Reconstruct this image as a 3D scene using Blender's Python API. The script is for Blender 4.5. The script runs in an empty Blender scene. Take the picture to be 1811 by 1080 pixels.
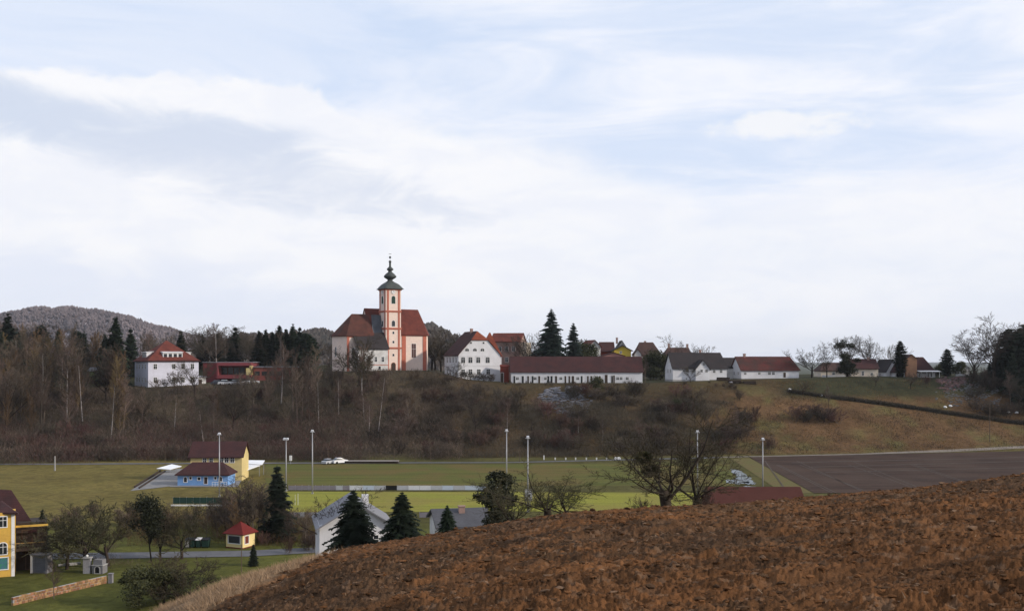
import bpy, math, random
import numpy as np
from mathutils import Vector, Matrix

R = math.radians
random.seed(7)
F = 1760.0          # focal length in photo pixels (photo 1811 wide)
CX, HY, CZ = 905.5, 635.0, 25.0   # centre column, horizon row, camera height above the valley

scene = bpy.context.scene
COL = scene.collection

# ---------------------------------------------------------------- camera
cam_d = bpy.data.cameras.new("camera")
cam = bpy.data.objects.new("camera", cam_d)
COL.objects.link(cam)
cam.location = (0, 0, CZ)
cam.rotation_euler = (R(90), 0, 0)
cam_d.sensor_width = 36.0
cam_d.lens = 36.0 * F / 1811.0
cam_d.shift_y = (HY - 540.0) / 1811.0
cam_d.clip_start = 0.2
cam_d.clip_end = 20000
scene.camera = cam

# ---------------------------------------------------------------- light
SUN_EL, SUN_AZ = R(24), R(76)      # azimuth measured from behind the camera towards the right
SUN_STRENGTH, SUN_ANGLE = 3.8, R(1.5)
SKY_STRENGTH = 0.1
scene.view_settings.view_transform = 'Standard'
scene.view_settings.look = 'None'
scene.view_settings.exposure = 0.0
scene.view_settings.gamma = 1.0
scene.view_settings.use_curve_mapping = False

sd = Vector((math.cos(SUN_EL) * math.sin(SUN_AZ), -math.cos(SUN_EL) * math.cos(SUN_AZ), math.sin(SUN_EL)))
sun_d = bpy.data.lights.new("sun", 'SUN')
sun_d.energy = SUN_STRENGTH
sun_d.angle = SUN_ANGLE
sun_d.color = (1.0, 0.90, 0.77)
sun = bpy.data.objects.new("sun", sun_d)
COL.objects.link(sun)
sun.rotation_euler = (-sd).to_track_quat('-Z', 'Y').to_euler()
sun.location = sd * 300

world = bpy.data.worlds.new("World")
scene.world = world
world.use_nodes = True
wt = world.node_tree
wt.nodes.clear()


class NT:
    """small helper for writing node trees"""
    def __init__(s, tree): s.t = tree
    def n(s, typ, **kw):
        nd = s.t.nodes.new(typ)
        for k, v in kw.items(): setattr(nd, k, v)
        return nd
    def _in(s, sock, v):
        if v is None: return
        if hasattr(v, 'is_linked') or hasattr(v, 'links'): s.t.links.new(v, sock)
        else: sock.default_value = v
    def math(s, op, a, b=None, c=None, clamp=False):
        nd = s.n('ShaderNodeMath', operation=op, use_clamp=clamp)
        s._in(nd.inputs[0], a); s._in(nd.inputs[1], b)
        if c is not None: s._in(nd.inputs[2], c)
        return nd.outputs[0]
    def smooth(s, x, lo, hi, a=0.0, b=1.0):
        nd = s.n('ShaderNodeMapRange', interpolation_type='SMOOTHSTEP')
        s._in(nd.inputs[0], x)
        for i, v in enumerate((lo, hi, a, b)): nd.inputs[i + 1].default_value = v
        return nd.outputs[0]
    def mix(s, f, a, b, blend='MIX'):
        nd = s.n('ShaderNodeMix', data_type='RGBA', blend_type=blend)
        s._in(nd.inputs[0], f)
        s._in(nd.inputs[6], a if not isinstance(a, tuple) else a + (1,) * (4 - len(a)))
        s._in(nd.inputs[7], b if not isinstance(b, tuple) else b + (1,) * (4 - len(b)))
        return nd.outputs[2]
    def noise(s, vec, scale, detail=4, rough=0.55, dist=0.0, out=0):
        nd = s.n('ShaderNodeTexNoise')
        s._in(nd.inputs['Vector'], vec)
        nd.inputs['Scale'].default_value = scale
        nd.inputs['Detail'].default_value = detail
        nd.inputs['Roughness'].default_value = rough
        nd.inputs['Distortion'].default_value = dist
        return nd.outputs[out]
    def ramp(s, f, stops, interp='LINEAR'):
        nd = s.n('ShaderNodeValToRGB')
        nd.color_ramp.interpolation = interp
        el = nd.color_ramp.elements
        while len(el) > 1: el.remove(el[-1])
        for i, (p, c) in enumerate(stops):
            e = el[0] if i == 0 else el.new(p)
            e.position = p
            e.color = c if len(c) == 4 else tuple(c) + (1,)
        s._in(nd.inputs[0], f)
        return nd.outputs[0]
    def comb(s, x, y, z):
        nd = s.n('ShaderNodeCombineXYZ')
        for i, v in enumerate((x, y, z)): s._in(nd.inputs[i], v)
        return nd.outputs[0]


def build_sky():
    N = NT(wt)
    out = N.n('ShaderNodeOutputWorld'); bg = N.n('ShaderNodeBackground')
    bg.inputs[1].default_value = SKY_STRENGTH
    sky = N.n('ShaderNodeTexSky', sky_type='NISHITA')
    sky.sun_disc = False
    sky.sun_elevation = SUN_EL
    sky.sun_rotation = math.atan2(sd.x, sd.y)
    sky.altitude = 400; sky.air_density = 1.0; sky.dust_density = 1.2; sky.ozone_density = 1.5
    tc = N.n('ShaderNodeTexCoord')
    sep = N.n('ShaderNodeSeparateXYZ'); wt.links.new(tc.outputs['Generated'], sep.inputs[0])
    x, y, z = sep.outputs
    az = N.math('ARCTAN2', x, y)
    el = N.math('ARCSINE', z)
    # streaky coordinates: clouds flattened towards the horizon
    p1 = N.comb(N.math('MULTIPLY', az, 1.0), N.math('MULTIPLY', el, 2.6), 3.3)
    n_big = N.noise(p1, 3.2, 6, 0.55, 0.4)
    n_str = N.noise(N.comb(N.math('MULTIPLY', az, 1.6), N.math('MULTIPLY', el, 7.5), 9.1), 2.3, 7, 0.6, 0.8)
    n_fine = N.noise(N.comb(az, N.math('MULTIPLY', el, 1.6), 5.0), 22, 6, 0.6, 0.3)
    veil = N.math('ADD', N.math('MULTIPLY', n_big, 0.9), N.math('MULTIPLY', n_str, 0.85))
    veil = N.smooth(veil, 0.66, 1.0, 0.50, 1.0)
    hole = N.math('MULTIPLY', N.smooth(el, 0.20, 0.30), N.smooth(az, -0.20, 0.12, 1.0, 0.0))
    veil = N.math('MULTIPLY', veil, N.math('SUBTRACT', 1.0, N.math('MULTIPLY', hole, 0.42)))
    lowveil = N.smooth(el, 0.02, 0.16, 1.0, 0.0)
    veil = N.math('MAXIMUM', veil, N.math('MULTIPLY', lowveil, 0.86))
    veilc = N.mix(N.smooth(n_str, 0.35, 0.7), (8.5, 9.0, 10.2), (9.4, 9.6, 10.3))
    blue = N.mix(0.80, sky.outputs[0], (6.3, 7.9, 10.6))
    c = N.mix(veil, blue, veilc)
    # large cumulus bank, its crisp upper rim falling from upper left to the middle of the sky
    azn = N.math('DIVIDE', N.math('ADD', az, 0.60), 1.2)
    rim = N.ramp(azn, [(a, (b,) * 3) for a, b in ((0.0, .255), (.104, .259), (.18, .264), (.258, .269), (.31, .266), (.338, .262), (.357, .249), (.403, .243),
                       (.5, .237), (.545, .229), (.60, .200), (.667, .165), (.71, .175), (.75, .193), (.83, .190), (.90, .180), (1.0, .17))])
    wob = N.math('MULTIPLY', N.math('SUBTRACT', n_fine, 0.5), 0.030)
    wob2 = N.math('MULTIPLY', N.math('SUBTRACT', n_big, 0.5), 0.012)
    d = N.math('SUBTRACT', N.math('ADD', rim, N.math('ADD', wob, wob2)), el)
    soft = N.smooth(az, -0.22, 0.05, 0.009, 0.045)
    mask = N.math('DIVIDE', d, soft, clamp=True)
    mask = N.smooth(mask, 0.0, 1.0)
    mask = N.math('MULTIPLY', mask, N.smooth(az, -0.05, 0.15, 1.0, 0.80))
    mask = N.math('MULTIPLY', mask, N.smooth(el, -0.02, 0.10, 0.55, 1.0))
    n_mid = N.noise(N.comb(N.math('MULTIPLY', az, 1.0), N.math('MULTIPLY', el, 2.6), 1.7), 11, 8, 0.62, 0.5)
    def ell(a0, e0, rx, ry, tilt, nz):
        ea = N.math('SUBTRACT', az, a0)
        ee = N.math('SUBTRACT', N.math('SUBTRACT', el, e0), N.math('MULTIPLY', ea, tilt))
        q = N.math('ADD', N.math('POWER', N.math('DIVIDE', N.math('ABSOLUTE', ea), rx), 2.0), N.math('POWER', N.math('DIVIDE', N.math('ABSOLUTE', ee), ry), 2.0))
        q = N.math('ADD', q, N.math('MULTIPLY', N.math('SUBTRACT', n_mid, 0.5), nz))
        return N.smooth(q, 0.0, 1.25, 1.0, 0.0)
    body = N.mix(N.smooth(n_mid, .35, .65), (.90, .92, .985), (.965, .97, 1.0))
    body = N.mix(N.math('MULTIPLY', ell(-.44, .220, .27, .030, -.08, 2.2), .95), body, (.64, .72, .87))
    body = N.mix(N.math('MULTIPLY', ell(-.27, .186, .24, .038, -.20, 2.4), .80), body, (.69, .75, .88))
    body = N.mix(N.math('MULTIPLY', ell(-.44, .065, .34, .040, -.05, 1.5), .65), body, (.78, .83, .96))
    nd = N.n('ShaderNodeVectorMath', operation='SCALE'); wt.links.new(body, nd.inputs[0]); nd.inputs[3].default_value = 10.1
    c = N.mix(mask, c, nd.outputs[0])
    # a small torn cloud to the right
    ex = N.math('DIVIDE', N.math('SUBTRACT', az, 0.268), 0.075)
    ey = N.math('DIVIDE', N.math('SUBTRACT', el, 0.224), 0.016)
    r2 = N.math('ADD', N.math('MULTIPLY', ex, ex), N.math('MULTIPLY', ey, ey))
    r2 = N.math('ADD', r2, N.math('MULTIPLY', N.math('SUBTRACT', n_fine, 0.5), 3.2))
    sm = N.smooth(r2, 0.1, 1.1, 0.9, 0.0)
    c = N.mix(sm, c, (9.5, 9.6, 9.9))
    wt.links.new(c, bg.inputs[0]); wt.links.new(bg.outputs[0], out.inputs[0])


build_sky()

# ================================================================ helpers
def W(px, D): return (px - CX) / F * D
def Z(py, D): return CZ - (py - HY) * D / F
def GD(py): return CZ * F / (py - HY)

def sstep(a, b, x):
    t = np.clip((x - a) / (b - a), 0, 1)
    return t * t * (3 - 2 * t)

# ---------------------------------------------------------------- noise on arrays
def _h(ix, iy, seed):
    n = (ix.astype(np.int64) * 374761393 + iy.astype(np.int64) * 668265263 + seed * 1442695041) & 0xffffffff
    n = ((n ^ (n >> 13)) * 1274126177) & 0xffffffff
    return ((n ^ (n >> 16)) & 0xffffff) / float(0xffffff)
def vnoise(x, y, seed=0):
    ix = np.floor(x); iy = np.floor(y); fx = x - ix; fy = y - iy
    fx = fx * fx * (3 - 2 * fx); fy = fy * fy * (3 - 2 * fy)
    a = _h(ix, iy, seed); b = _h(ix + 1, iy, seed); c = _h(ix, iy + 1, seed); d = _h(ix + 1, iy + 1, seed)
    return (a * (1 - fx) + b * fx) * (1 - fy) + (c * (1 - fx) + d * fx) * fy
def fbm(x, y, oct=4, seed=0):
    s = 0; a = .5; t = 0
    for i in range(oct):
        s = s + a * vnoise(x * 2 ** i + 13.7 * i, y * 2 ** i - 7.1 * i, seed + i); t += a; a *= .5
    return s / t
def worley(x, y, seed=0):
    ix = np.floor(x); iy = np.floor(y)
    f1 = np.full(x.shape, 9.0); f2 = np.full(x.shape, 9.0); idv = np.zeros(x.shape)
    for dx in (-1, 0, 1):
        for dy in (-1, 0, 1):
            cx = ix + dx; cy = iy + dy
            qx = cx + _h(cx, cy, seed); qy = cy + _h(cx, cy, seed + 91)
            d = np.hypot(x - qx, y - qy)
            hh = _h(cx, cy, seed + 47)
            near = d < f1
            f2 = np.where(near, f1, np.minimum(f2, d)); idv = np.where(near, hh, idv); f1 = np.where(near, d, f1)
    return f1, f2, idv

TOE = ([-600, 0, 250, 600, 900, 1100, 1300, 1560, 1811, 2400], [238, 240, 248, 248, 252, 255, 259, 264, 272, 285])
TOPD = ([-600, 0, 300, 600, 900, 1137, 1300, 1500, 1811, 2400], [296, 296, 294, 304, 303, 304, 310, 320, 335, 345])
TOPP = ([-600, 0, 160, 300, 420, 500, 580, 680, 760, 830, 900, 1137, 1290, 1410, 1500, 1650, 1720, 1811, 2400],
        [690, 690, 688, 685, 681, 676, 658, 655.5, 657, 672, 677.5, 677.5, 672, 669, 666, 668, 664, 657, 657])
GS = ([-3.0, -0.70, -0.515, -0.43, -0.355, -0.29, -0.17, 0.0538, 0.25, 0.40, 0.515, 1.0, 3.0],
      [-0.42, -0.40, -0.27, -0.19, -0.1440, -0.1165, -0.0825, -0.0440, -0.0335, -0.0185, -0.0055, 0.02, 0.02])

def front_hill(x, y):
    yy = np.maximum(y, 0.0)
    s = x / np.maximum(y, 2.0)
    return CZ - 1.65 - 0.00183 * yy * yy + np.interp(s, *GS) * yy

def valley(x, y):
    D = np.maximum(y, 1.0)
    px = CX + F * x / D
    toe = np.interp(px, *TOE); td = np.interp(px, *TOPD); tp = np.interp(px, *TOPP)
    tz = CZ - (tp - HY) * td / F
    t = np.clip((D - toe) / (td - toe), 0, 1)
    z = tz * (0.55 * t + 0.45 * t * t * (3 - 2 * t))
    rise = np.interp(px, [-600, 0, 250, 500, 650, 2400], [14, 11, 7, 4, 0, 0])
    z = z + rise * sstep(0, 110, D - td)
    z = z - (z + 12) * sstep(390, 900, D) * (D > 390)
    z = z + sstep(258, 266, D) * sstep(2, 10, D - toe) * (1 - sstep(286, 296, D)) * (fbm(x / 9, y / 9, 3, 5) - .5) * 1.5
    return z

def hgt(x, y):
    x = np.asarray(x, float); y = np.asarray(y, float)
    v = valley(x, y); f = front_hill(x, y)
    h = np.where(y < 240, np.maximum(v, f), v)
    return h

def H1(x, y): return float(hgt(x, y))

class MB:
    def __init__(s): s.v = []; s.f = []; s.m = []
    def add(s, vs, fs, mi=0):
        o = len(s.v); s.v += [tuple(p) for p in vs]
        for f in fs: s.f.append(tuple(i + o for i in f)); s.m.append(mi)
        return s
    def box(s, x0, x1, y0, y1, z0, z1, mi=0):
        return s.add([(x0, y0, z0), (x1, y0, z0), (x1, y1, z0), (x0, y1, z0), (x0, y0, z1), (x1, y0, z1), (x1, y1, z1), (x0, y1, z1)],
                     [(0, 3, 2, 1), (4, 5, 6, 7), (0, 1, 5, 4), (1, 2, 6, 5), (2, 3, 7, 6), (3, 0, 4, 7)], mi)
    def prism(s, poly, z0, z1, mi=0):
        n = len(poly)
        return s.add([(x, y, z0) for x, y in poly] + [(x, y, z1) for x, y in poly],
                     [tuple(range(n - 1, -1, -1)), tuple(range(n, 2 * n))] + [(i, (i + 1) % n, n + (i + 1) % n, n + i) for i in range(n)], mi)
    def xprism(s, prof, x0, x1, mi=0):      # profile in (y,z) swept along x
        n = len(prof)
        return s.add([(x0, y, z) for y, z in prof] + [(x1, y, z) for y, z in prof],
                     [tuple(range(n)), tuple(range(2 * n - 1, n - 1, -1))] + [(i, n + i, n + (i + 1) % n, (i + 1) % n) for i in range(n)], mi)
    def yprism(s, prof, y0, y1, mi=0):      # profile in (x,z) swept along y
        n = len(prof)
        return s.add([(x, y0, z) for x, z in prof] + [(x, y1, z) for x, z in prof],
                     [tuple(range(n)), tuple(range(2 * n - 1, n - 1, -1))] + [(i, n + i, n + (i + 1) % n, (i + 1) % n) for i in range(n)], mi)
    def shell(s, vs, fs, t, mi=0):          # open surface thickened downwards
        n = len(vs); cnt = {}
        for f in fs:
            for i in range(len(f)):
                a, b = f[i], f[(i + 1) % len(f)]
                cnt[(a, b)] = cnt.get((a, b), 0) + 1
        rim = [(a, b) for (a, b) in cnt if (b, a) not in cnt]
        low = [(x, y, z - t) for x, y, z in vs]
        return s.add(list(vs) + low, list(fs) + [tuple(n + i for i in reversed(f)) for f in fs] + [(b, a, n + a, n + b) for a, b in rim], mi)
    def tube(s, p, q, r0, r1, n=6, cap=True, mi=0):
        p = Vector(p); q = Vector(q); d = q - p
        if d.length < 1e-6: return s
        d.normalize()
        a = d.orthogonal().normalized(); b = d.cross(a)
        vs = []
        for c, r in ((p, r0), (q, r1)):
            for i in range(n):
                t = 2 * math.pi * i / n
                vs.append(c + a * (math.cos(t) * r) + b * (math.sin(t) * r))
        fs = [(i, (i + 1) % n, n + (i + 1) % n, n + i) for i in range(n)]
        if cap: fs += [tuple(range(n - 1, -1, -1)), tuple(range(n, 2 * n))]
        return s.add(vs, fs, mi)
    def lathe(s, prof, n=16, c=(0, 0), mi=0, rot=0.0):
        vs = []
        for r, z in prof:
            for i in range(n):
                t = 2 * math.pi * i / n + rot
                vs.append((c[0] + r * math.cos(t), c[1] + r * math.sin(t), z))
        fs = []
        for k in range(len(prof) - 1):
            for i in range(n):
                j = (i + 1) % n
                fs.append((k * n + i, k * n + j, (k + 1) * n + j, (k + 1) * n + i))
        fs += [tuple(range(n - 1, -1, -1)), tuple(range((len(prof) - 1) * n, len(prof) * n))]
        return s.add(vs, fs, mi)
    def ball(s, c, r, n=8, sz=1.0, mi=0):
        k = max(4, n // 2)
        prof = [(max(1e-3, r * math.sin(math.pi * i / k)), c[2] - r * sz * math.cos(math.pi * i / k)) for i in range(k + 1)]
        return s.lathe(prof, n, (c[0], c[1]), mi)
    def mesh(s, name, mats, smooth=False):
        me = bpy.data.meshes.new(name)
        me.from_pydata(s.v, [], s.f)
        if not isinstance(mats, (list, tuple)): mats = [mats]
        for m in mats: me.materials.append(m)
        if len(mats) > 1: me.polygons.foreach_set('material_index', s.m)
        if smooth: me.polygons.foreach_set('use_smooth', [True] * len(me.polygons))
        me.update()
        return me
    def obj(s, name, mats, parent=None, loc=(0, 0, 0), rz=0.0, smooth=False, label=None, cat=None, group=None, kind=None):
        return mkobj(name, s.mesh(name, mats, smooth), parent, loc, rz, label, cat, group, kind)

def mkobj(name, data, parent=None, loc=(0, 0, 0), rz=0.0, label=None, cat=None, group=None, kind=None):
    o = bpy.data.objects.new(name, data)
    COL.objects.link(o)
    o.parent = parent
    o.location = loc
    o.rotation_euler = (0, 0, rz)
    if label: o['label'] = label
    if cat: o['category'] = cat
    if group: o['group'] = group
    if kind: o['kind'] = kind
    return o

def thing(name, label, cat, loc=(0, 0, 0), rz=0.0, group=None):
    return mkobj(name, None, None, loc, rz, label, cat, group)

def npmesh(name, V, Fq, mats, smooth=True):
    me = bpy.data.meshes.new(name)
    me.vertices.add(len(V)); me.vertices.foreach_set('co', np.asarray(V, np.float32).ravel())
    k = Fq.shape[1]
    me.loops.add(Fq.size); me.loops.foreach_set('vertex_index', Fq.astype(np.int32).ravel())
    me.polygons.add(len(Fq)); me.polygons.foreach_set('loop_start', np.arange(0, Fq.size, k, dtype=np.int32))
    me.polygons.foreach_set('use_smooth', np.full(len(Fq), smooth))
    for m in (mats if isinstance(mats, (list, tuple)) else [mats]): me.materials.append(m)
    me.update(calc_edges=True)
    me.validate()
    return me

# ---------------------------------------------------------------- materials
MATS = {}
def mat(name, col, rough=0.85, var=0.25, scale=1.0, col2=None, bump=0.0, bscale=None, spec=0.12, rand=0.0, stripes=None, metal=0.0, space='Object', detail=5):
    """procedural material: base colour broken up by noise, optional second colour, bump, per object variation and tile courses"""
    if name in MATS: return MATS[name]
    m = bpy.data.materials.new(name); m.use_nodes = True
    t = m.node_tree; t.nodes.clear(); N = NT(t)
    out = N.n('ShaderNodeOutputMaterial'); b = N.n('ShaderNodeBsdfPrincipled')
    t.links.new(b.outputs[0], out.inputs[0])
    tc = N.n('ShaderNodeTexCoord'); vec = tc.outputs[space]
    n = N.noise(vec, scale, detail, 0.6)
    c2 = col2 or tuple(min(1, c * 0.6) for c in col)
    f = N.smooth(n, 0.5 - 0.22, 0.5 + 0.22)
    c = N.mix(N.math('MULTIPLY', f, 1.0 if col2 else min(1, var * 2)), tuple(col), tuple(c2))
    n2 = N.noise(vec, scale * 7.3, 3, 0.6)
    c = N.mix(N.smooth(n2, 0.3, 0.7, 0.0, var), c, tuple(x * 0.45 for x in col))
    if stripes:
        w = N.n('ShaderNodeTexWave', wave_type='BANDS', bands_direction='Z', wave_profile='SAW')
        t.links.new(vec, w.inputs[0]); w.inputs['Scale'].default_value = stripes; w.inputs['Distortion'].default_value = 0.3
        c = N.mix(N.smooth(w.outputs[1], 0.6, 1.0, 0.0, 0.3), c, tuple(x * 0.3 for x in col))
    if rand:
        oi = N.n('ShaderNodeObjectInfo')
        hsv = N.n('ShaderNodeHueSaturation')
        t.links.new(c, hsv.inputs['Color'])
        t.links.new(N.smooth(oi.outputs['Random'], 0, 1, 1 - rand, 1 + rand), hsv.inputs['Value'])
        r2 = N.math('FRACT', N.math('MULTIPLY', oi.outputs['Random'], 17.31))
        t.links.new(N.smooth(r2, 0, 1, 0.5 - rand * 0.06, 0.5 + rand * 0.05), hsv.inputs['Hue'])
        c = hsv.outputs[0]
    t.links.new(c, b.inputs['Base Color'])
    b.inputs['Roughness'].default_value = rough
    b.inputs['Metallic'].default_value = metal
    b.inputs['Specular IOR Level'].default_value = spec
    if bump:
        bn = N.n('ShaderNodeBump'); bn.inputs['Distance'].default_value = bump
        nb = N.noise(vec, bscale or scale * 5, 6, 0.65)
        t.links.new(nb, bn.inputs['Height']); t.links.new(bn.outputs[0], b.inputs['Normal'])
    MATS[name] = m
    return m

M_white = mat('white_plaster', (.64, .64, .66), .9, .14, .35, (.54, .53, .55), .02, 3)
M_whiteold = mat('weathered_plaster', (.62, .61, .61), .9, .3, .5, (.42, .41, .40), .02, 3)
M_white_shade = mat('white_plaster_shade_tint', (.56, .56, .65), .9, .14, .4, (.48, .48, .55), .02, 3)  # white villa walls, the lavender of their shade put into the colour
M_cream = mat('cream_plaster', (.66, .57, .46), .9, .15, .6, (.56, .48, .40), .02, 3)
M_churchw = mat("church_cream_plaster", (.74, .59, .51), .9, .22, .35, (.64, .52, .46), .02, 3)
M_churchr = mat('church_red_plaster', (.46, .15, .10), .9, .3, .6, (.36, .12, .085))
M_yellow = mat('yellow_plaster', (.62, .49, .22), .9, .18, .5, (.50, .40, .19), .02, 3)
M_yellow2 = mat('deep_yellow_plaster', (.62, .38, .08), .9, .18, .5, (.52, .31, .07), .02, 3)
M_blue = mat('blue_plaster', (.18, .33, .60), .9, .18, .8, (.14, .27, .50), .02, 3)
M_tan = mat('tan_brick', (.40, .22, .13), .9, .25, 1.5, (.30, .17, .11), .02, 4)
M_brickred = mat('dark_red_boards', (.14, .030, .020), .85, .2, 1.2)
M_pinkbr = mat('pinkish_brown_plaster', (.30, .20, .17), .9, .2, .6)
M_schoolred = mat('red_facade_panels', (.16, .040, .044), .8, .2, .6)
M_roofred = mat('red_roof_tiles', (.155, .042, .030), .85, .4, .45, (.085, .028, .024), .05, 6, stripes=1.6)
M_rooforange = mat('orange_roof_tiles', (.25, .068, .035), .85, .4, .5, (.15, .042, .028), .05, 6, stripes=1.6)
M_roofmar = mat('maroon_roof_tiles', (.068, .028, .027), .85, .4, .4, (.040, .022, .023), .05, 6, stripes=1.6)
M_roofdark = mat('dark_roof_tiles', (.042, .034, .034), .8, .35, .4, (.028, .025, .027), .05, 6, stripes=1.6)
M_roofbrown = mat('brown_roof_tiles', (.085, .048, .040), .85, .35, .4, (.05, .032, .03), .05, 6, stripes=1.6)
M_roofgrey = mat('grey_roof_sheet', (.20, .20, .22), .6, .2, .5)
M_shingle = mat('weathered_shingles', (.12, .13, .15), .75, .3, .6, (.08, .085, .10), stripes=1.6)
M_slate = mat('tower_slate', (.075, .085, .080), .55, .25, .8, (.05, .055, .055))
M_glass = mat('dark_window_glass', (.02, .023, .028), .15, .1, 1, spec=.6)
M_frame = mat('white_window_frame', (.70, .69, .68), .6, .1, 2)
M_framebr = mat('brown_window_frame', (.10, .06, .04), .7, .1, 2)
M_door = mat('dark_wood_door', (.055, .038, .030), .7, .3, 2)
M_doorred = mat('red_brown_door', (.16, .04, .03), .7, .3, 2)
M_conc = mat('concrete', (.36, .35, .34), .9, .25, 1.2, bump=.02)
M_stone = mat('grey_stone', (.20, .19, .19), .9, .35, .8, (.2, .2, .22), .05, 2, rand=.3)
M_ostone = mat('ochre_stone', (.33, .19, .095), .9, .3, 1.5, (.24, .13, .07), .05, 3, rand=.3)
M_metal = mat('galvanised_pole', (.34, .34, .36), .5, .15, 1, metal=.3)
M_metalw = mat('light_metal', (.46, .46, .48), .45, .1, 1)
M_dgreen = mat('dark_green_paint', (.022, .05, .04), .6, .2, 1)
M_black = mat('black_rubber', (.012, .012, .013), .7, .1, 2)
M_wood = mat('weathered_wood', (.13, .095, .07), .9, .3, 2)
M_canopy = mat('white_sheet_roof', (.80, .81, .84), .5, .1, .8)
M_carw = mat('white_car_paint', (.75, .75, .77), .25, .05, 1, spec=.5)
M_carg = mat('silver_car_paint', (.42, .43, .46), .3, .05, 1, spec=.5)
M_carr = mat('red_car_paint', (.35, .03, .03), .3, .05, 1, spec=.5)
M_card = mat('dark_car_paint', (.03, .035, .05), .3, .05, 1, spec=.5)
M_bark = mat('grey_brown_bark', (.11, .085, .068), .95, .3, 2, rand=.35)
M_barkd = mat('dark_bark', (.040, .030, .024), .95, .3, 3, rand=.25)
M_barkp = mat('pale_birch_bark', (.34, .31, .30), .9, .4, 3, (.20, .17, .16), rand=.2)
M_twig = mat('brown_twigs', (.110, .082, .062), .95, .2, .4, rand=.40)
M_twigd = mat('dark_twigs', (.068, .055, .042), .95, .2, .4, rand=.3)
M_twigo = mat('olive_twigs', (.060, .052, .030), .95, .2, .4, rand=.35)
M_twigr = mat('reddish_twigs', (.090, .052, .042), .95, .2, .4, rand=.35)
M_twigy = mat('ochre_twigs', (.135, .088, .045), .95, .2, .4, rand=.3)
M_needle = mat('dark_needles', (.013, .021, .013), .8, .4, 1.2, (.026, .036, .020), rand=.3)
M_needleb = mat('bluish_needles', (.022, .036, .030), .8, .4, 1.2, (.04, .058, .046), rand=.2)
M_leaf = mat('evergreen_leaves', (.038, .042, .018), .7, .4, 1.2, (.065, .066, .028), rand=.3)
M_ivy = mat('ivy_leaves', (.036, .040, .020), .6, .4, 1.5, rand=.3)
M_mist = mat('mistletoe_leaves', (.050, .048, .018), .8, .3, 2)
M_straw = mat('dry_straw', (.31, .215, .135), .95, .3, .7, (.25, .165, .10))
M_asph = mat('asphalt', (.10, .10, .11), .9, .2, .5, (.14, .14, .15), .01, 10)
M_gravel = mat('pale_gravel', (.25, .245, .25), .95, .3, .8, (.17, .165, .16), .02, 6)

# ================================================================ the ground sheets
def lines(segs):
    out = []
    for a, b, st in segs:
        n = max(1, int(round((b - a) / st)))
        out += [a + (b - a) * i / n for i in range(n)]
    out.append(segs[-1][1])
    return np.array(out)

gx = lines([(-9000, -1000, 500), (-1000, -260, 40), (-260, -190, 8), (-190, 190, 2.2), (190, 300, 8), (300, 1000, 40), (1000, 9000, 500)])
gy = lines([(-3000, -200, 400), (-200, -20, 20), (-20, 90, 2.5), (90, 340, 2.0), (340, 460, 6), (460, 1000, 30), (1000, 12000, 500)])
GX, GY = np.meshgrid(gx, gy)
GZ = hgt(GX, GY)
# soft unevenness on the slope, the ploughed crest kept under its own sheet
Dv = np.maximum(GY, 1); PX = CX + F * GX / Dv
GZ = np.where(GY < 75, GZ - 0.55 * (1 - sstep(62, 75, GY)), GZ)
nx, ny = len(gx), len(gy)
idx = np.arange(nx * ny).reshape(ny, nx)
Q = np.stack([idx[:-1, :-1], idx[:-1, 1:], idx[1:, 1:], idx[1:, :-1]], -1).reshape(-1, 4)

def ground_cols(X, Y):
    """real ground cover by place: litter under the wood, dead grass, meadow, garden lawn"""
    D = np.maximum(Y, 1); px = CX + F * X / D
    n1 = fbm(X / 14, Y / 14, 4, 11)[..., None]; n2 = fbm(X / 5, Y / 7, 4, 23)[..., None]
    def C(r, g, b): return np.array([r, g, b])
    meadow = C(.155, .120, .040) * (0.75 + .5 * n1)
    meadow = meadow * (1 - n2 * .35) + C(.085, .095, .030) * n2 * .35
    mid = C(.085, .078, .028) * (.7 + .6 * n1)
    litter = C(.068, .054, .034) * (.6 + .8 * n1)
    brown = C(.062, .044, .026) * (.6 + .8 * n1)
    rust = C(.112, .066, .034) * (.45 + 1.1 * n1)
    rust = rust * (1 - sstep(.5, .75, n2)) + C(.12, .10, .04) * sstep(.5, .75, n2)
    green = C(.040, .040, .021) * (.6 + .8 * n1)
    lawn = C(.090, .092, .024) * (.7 + .6 * n1)
    pasture = C(.055, .06, .03) * np.ones_like(n1)
    toe = np.interp(px, *TOE)[..., None]; td = np.interp(px, *TOPD)[..., None]
    pxx = px[..., None]; DD = D[..., None]
    flat = np.where(pxx < 470, meadow, mid)
    w = sstep(430, 520, pxx); flat = meadow * (1 - w) + mid * w
    w = 1 - sstep(142, 158, DD); flat = flat * (1 - w) + lawn * w
    wob = (n2 - .5) * 260
    sl = litter * (1 - sstep(640, 820, pxx + wob)) + brown * sstep(640, 820, pxx + wob)
    w = sstep(1180, 1330, pxx + wob); sl = sl * (1 - w) + rust * w
    t = (DD - toe) / (td - toe)
    # the darker green terrace above the hedge on the right
    w = sstep(1330, 1420, pxx) * sstep(.62, .72, t); sl = sl * (1 - w) + green * w
    w = sstep(820, 900, pxx) * (1 - sstep(1330, 1420, pxx)) * sstep(.60, .95, t) * .7; sl = sl * (1 - w) + C(.058, .046, .024) * w
    up = green * np.ones_like(n1)
    w = sstep(-2, 3, DD - toe + (n2 - .5) * 4); col = flat * (1 - w) + sl * w
    w = sstep(0, 4, DD - td); col = col * (1 - w) + up * w
    w = sstep(420, 800, DD); col = col * (1 - w) + pasture * w
    # hillside of the ploughed field
    w = (1 - sstep(95, 125, DD)) * sstep(-.2, .8, (front_hill(X, Y) - valley(X, Y)))[..., None]
    col = col * (1 - w) + C(.10, .055, .03) * w
    return np.clip(col, 0.004, 1)

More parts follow.
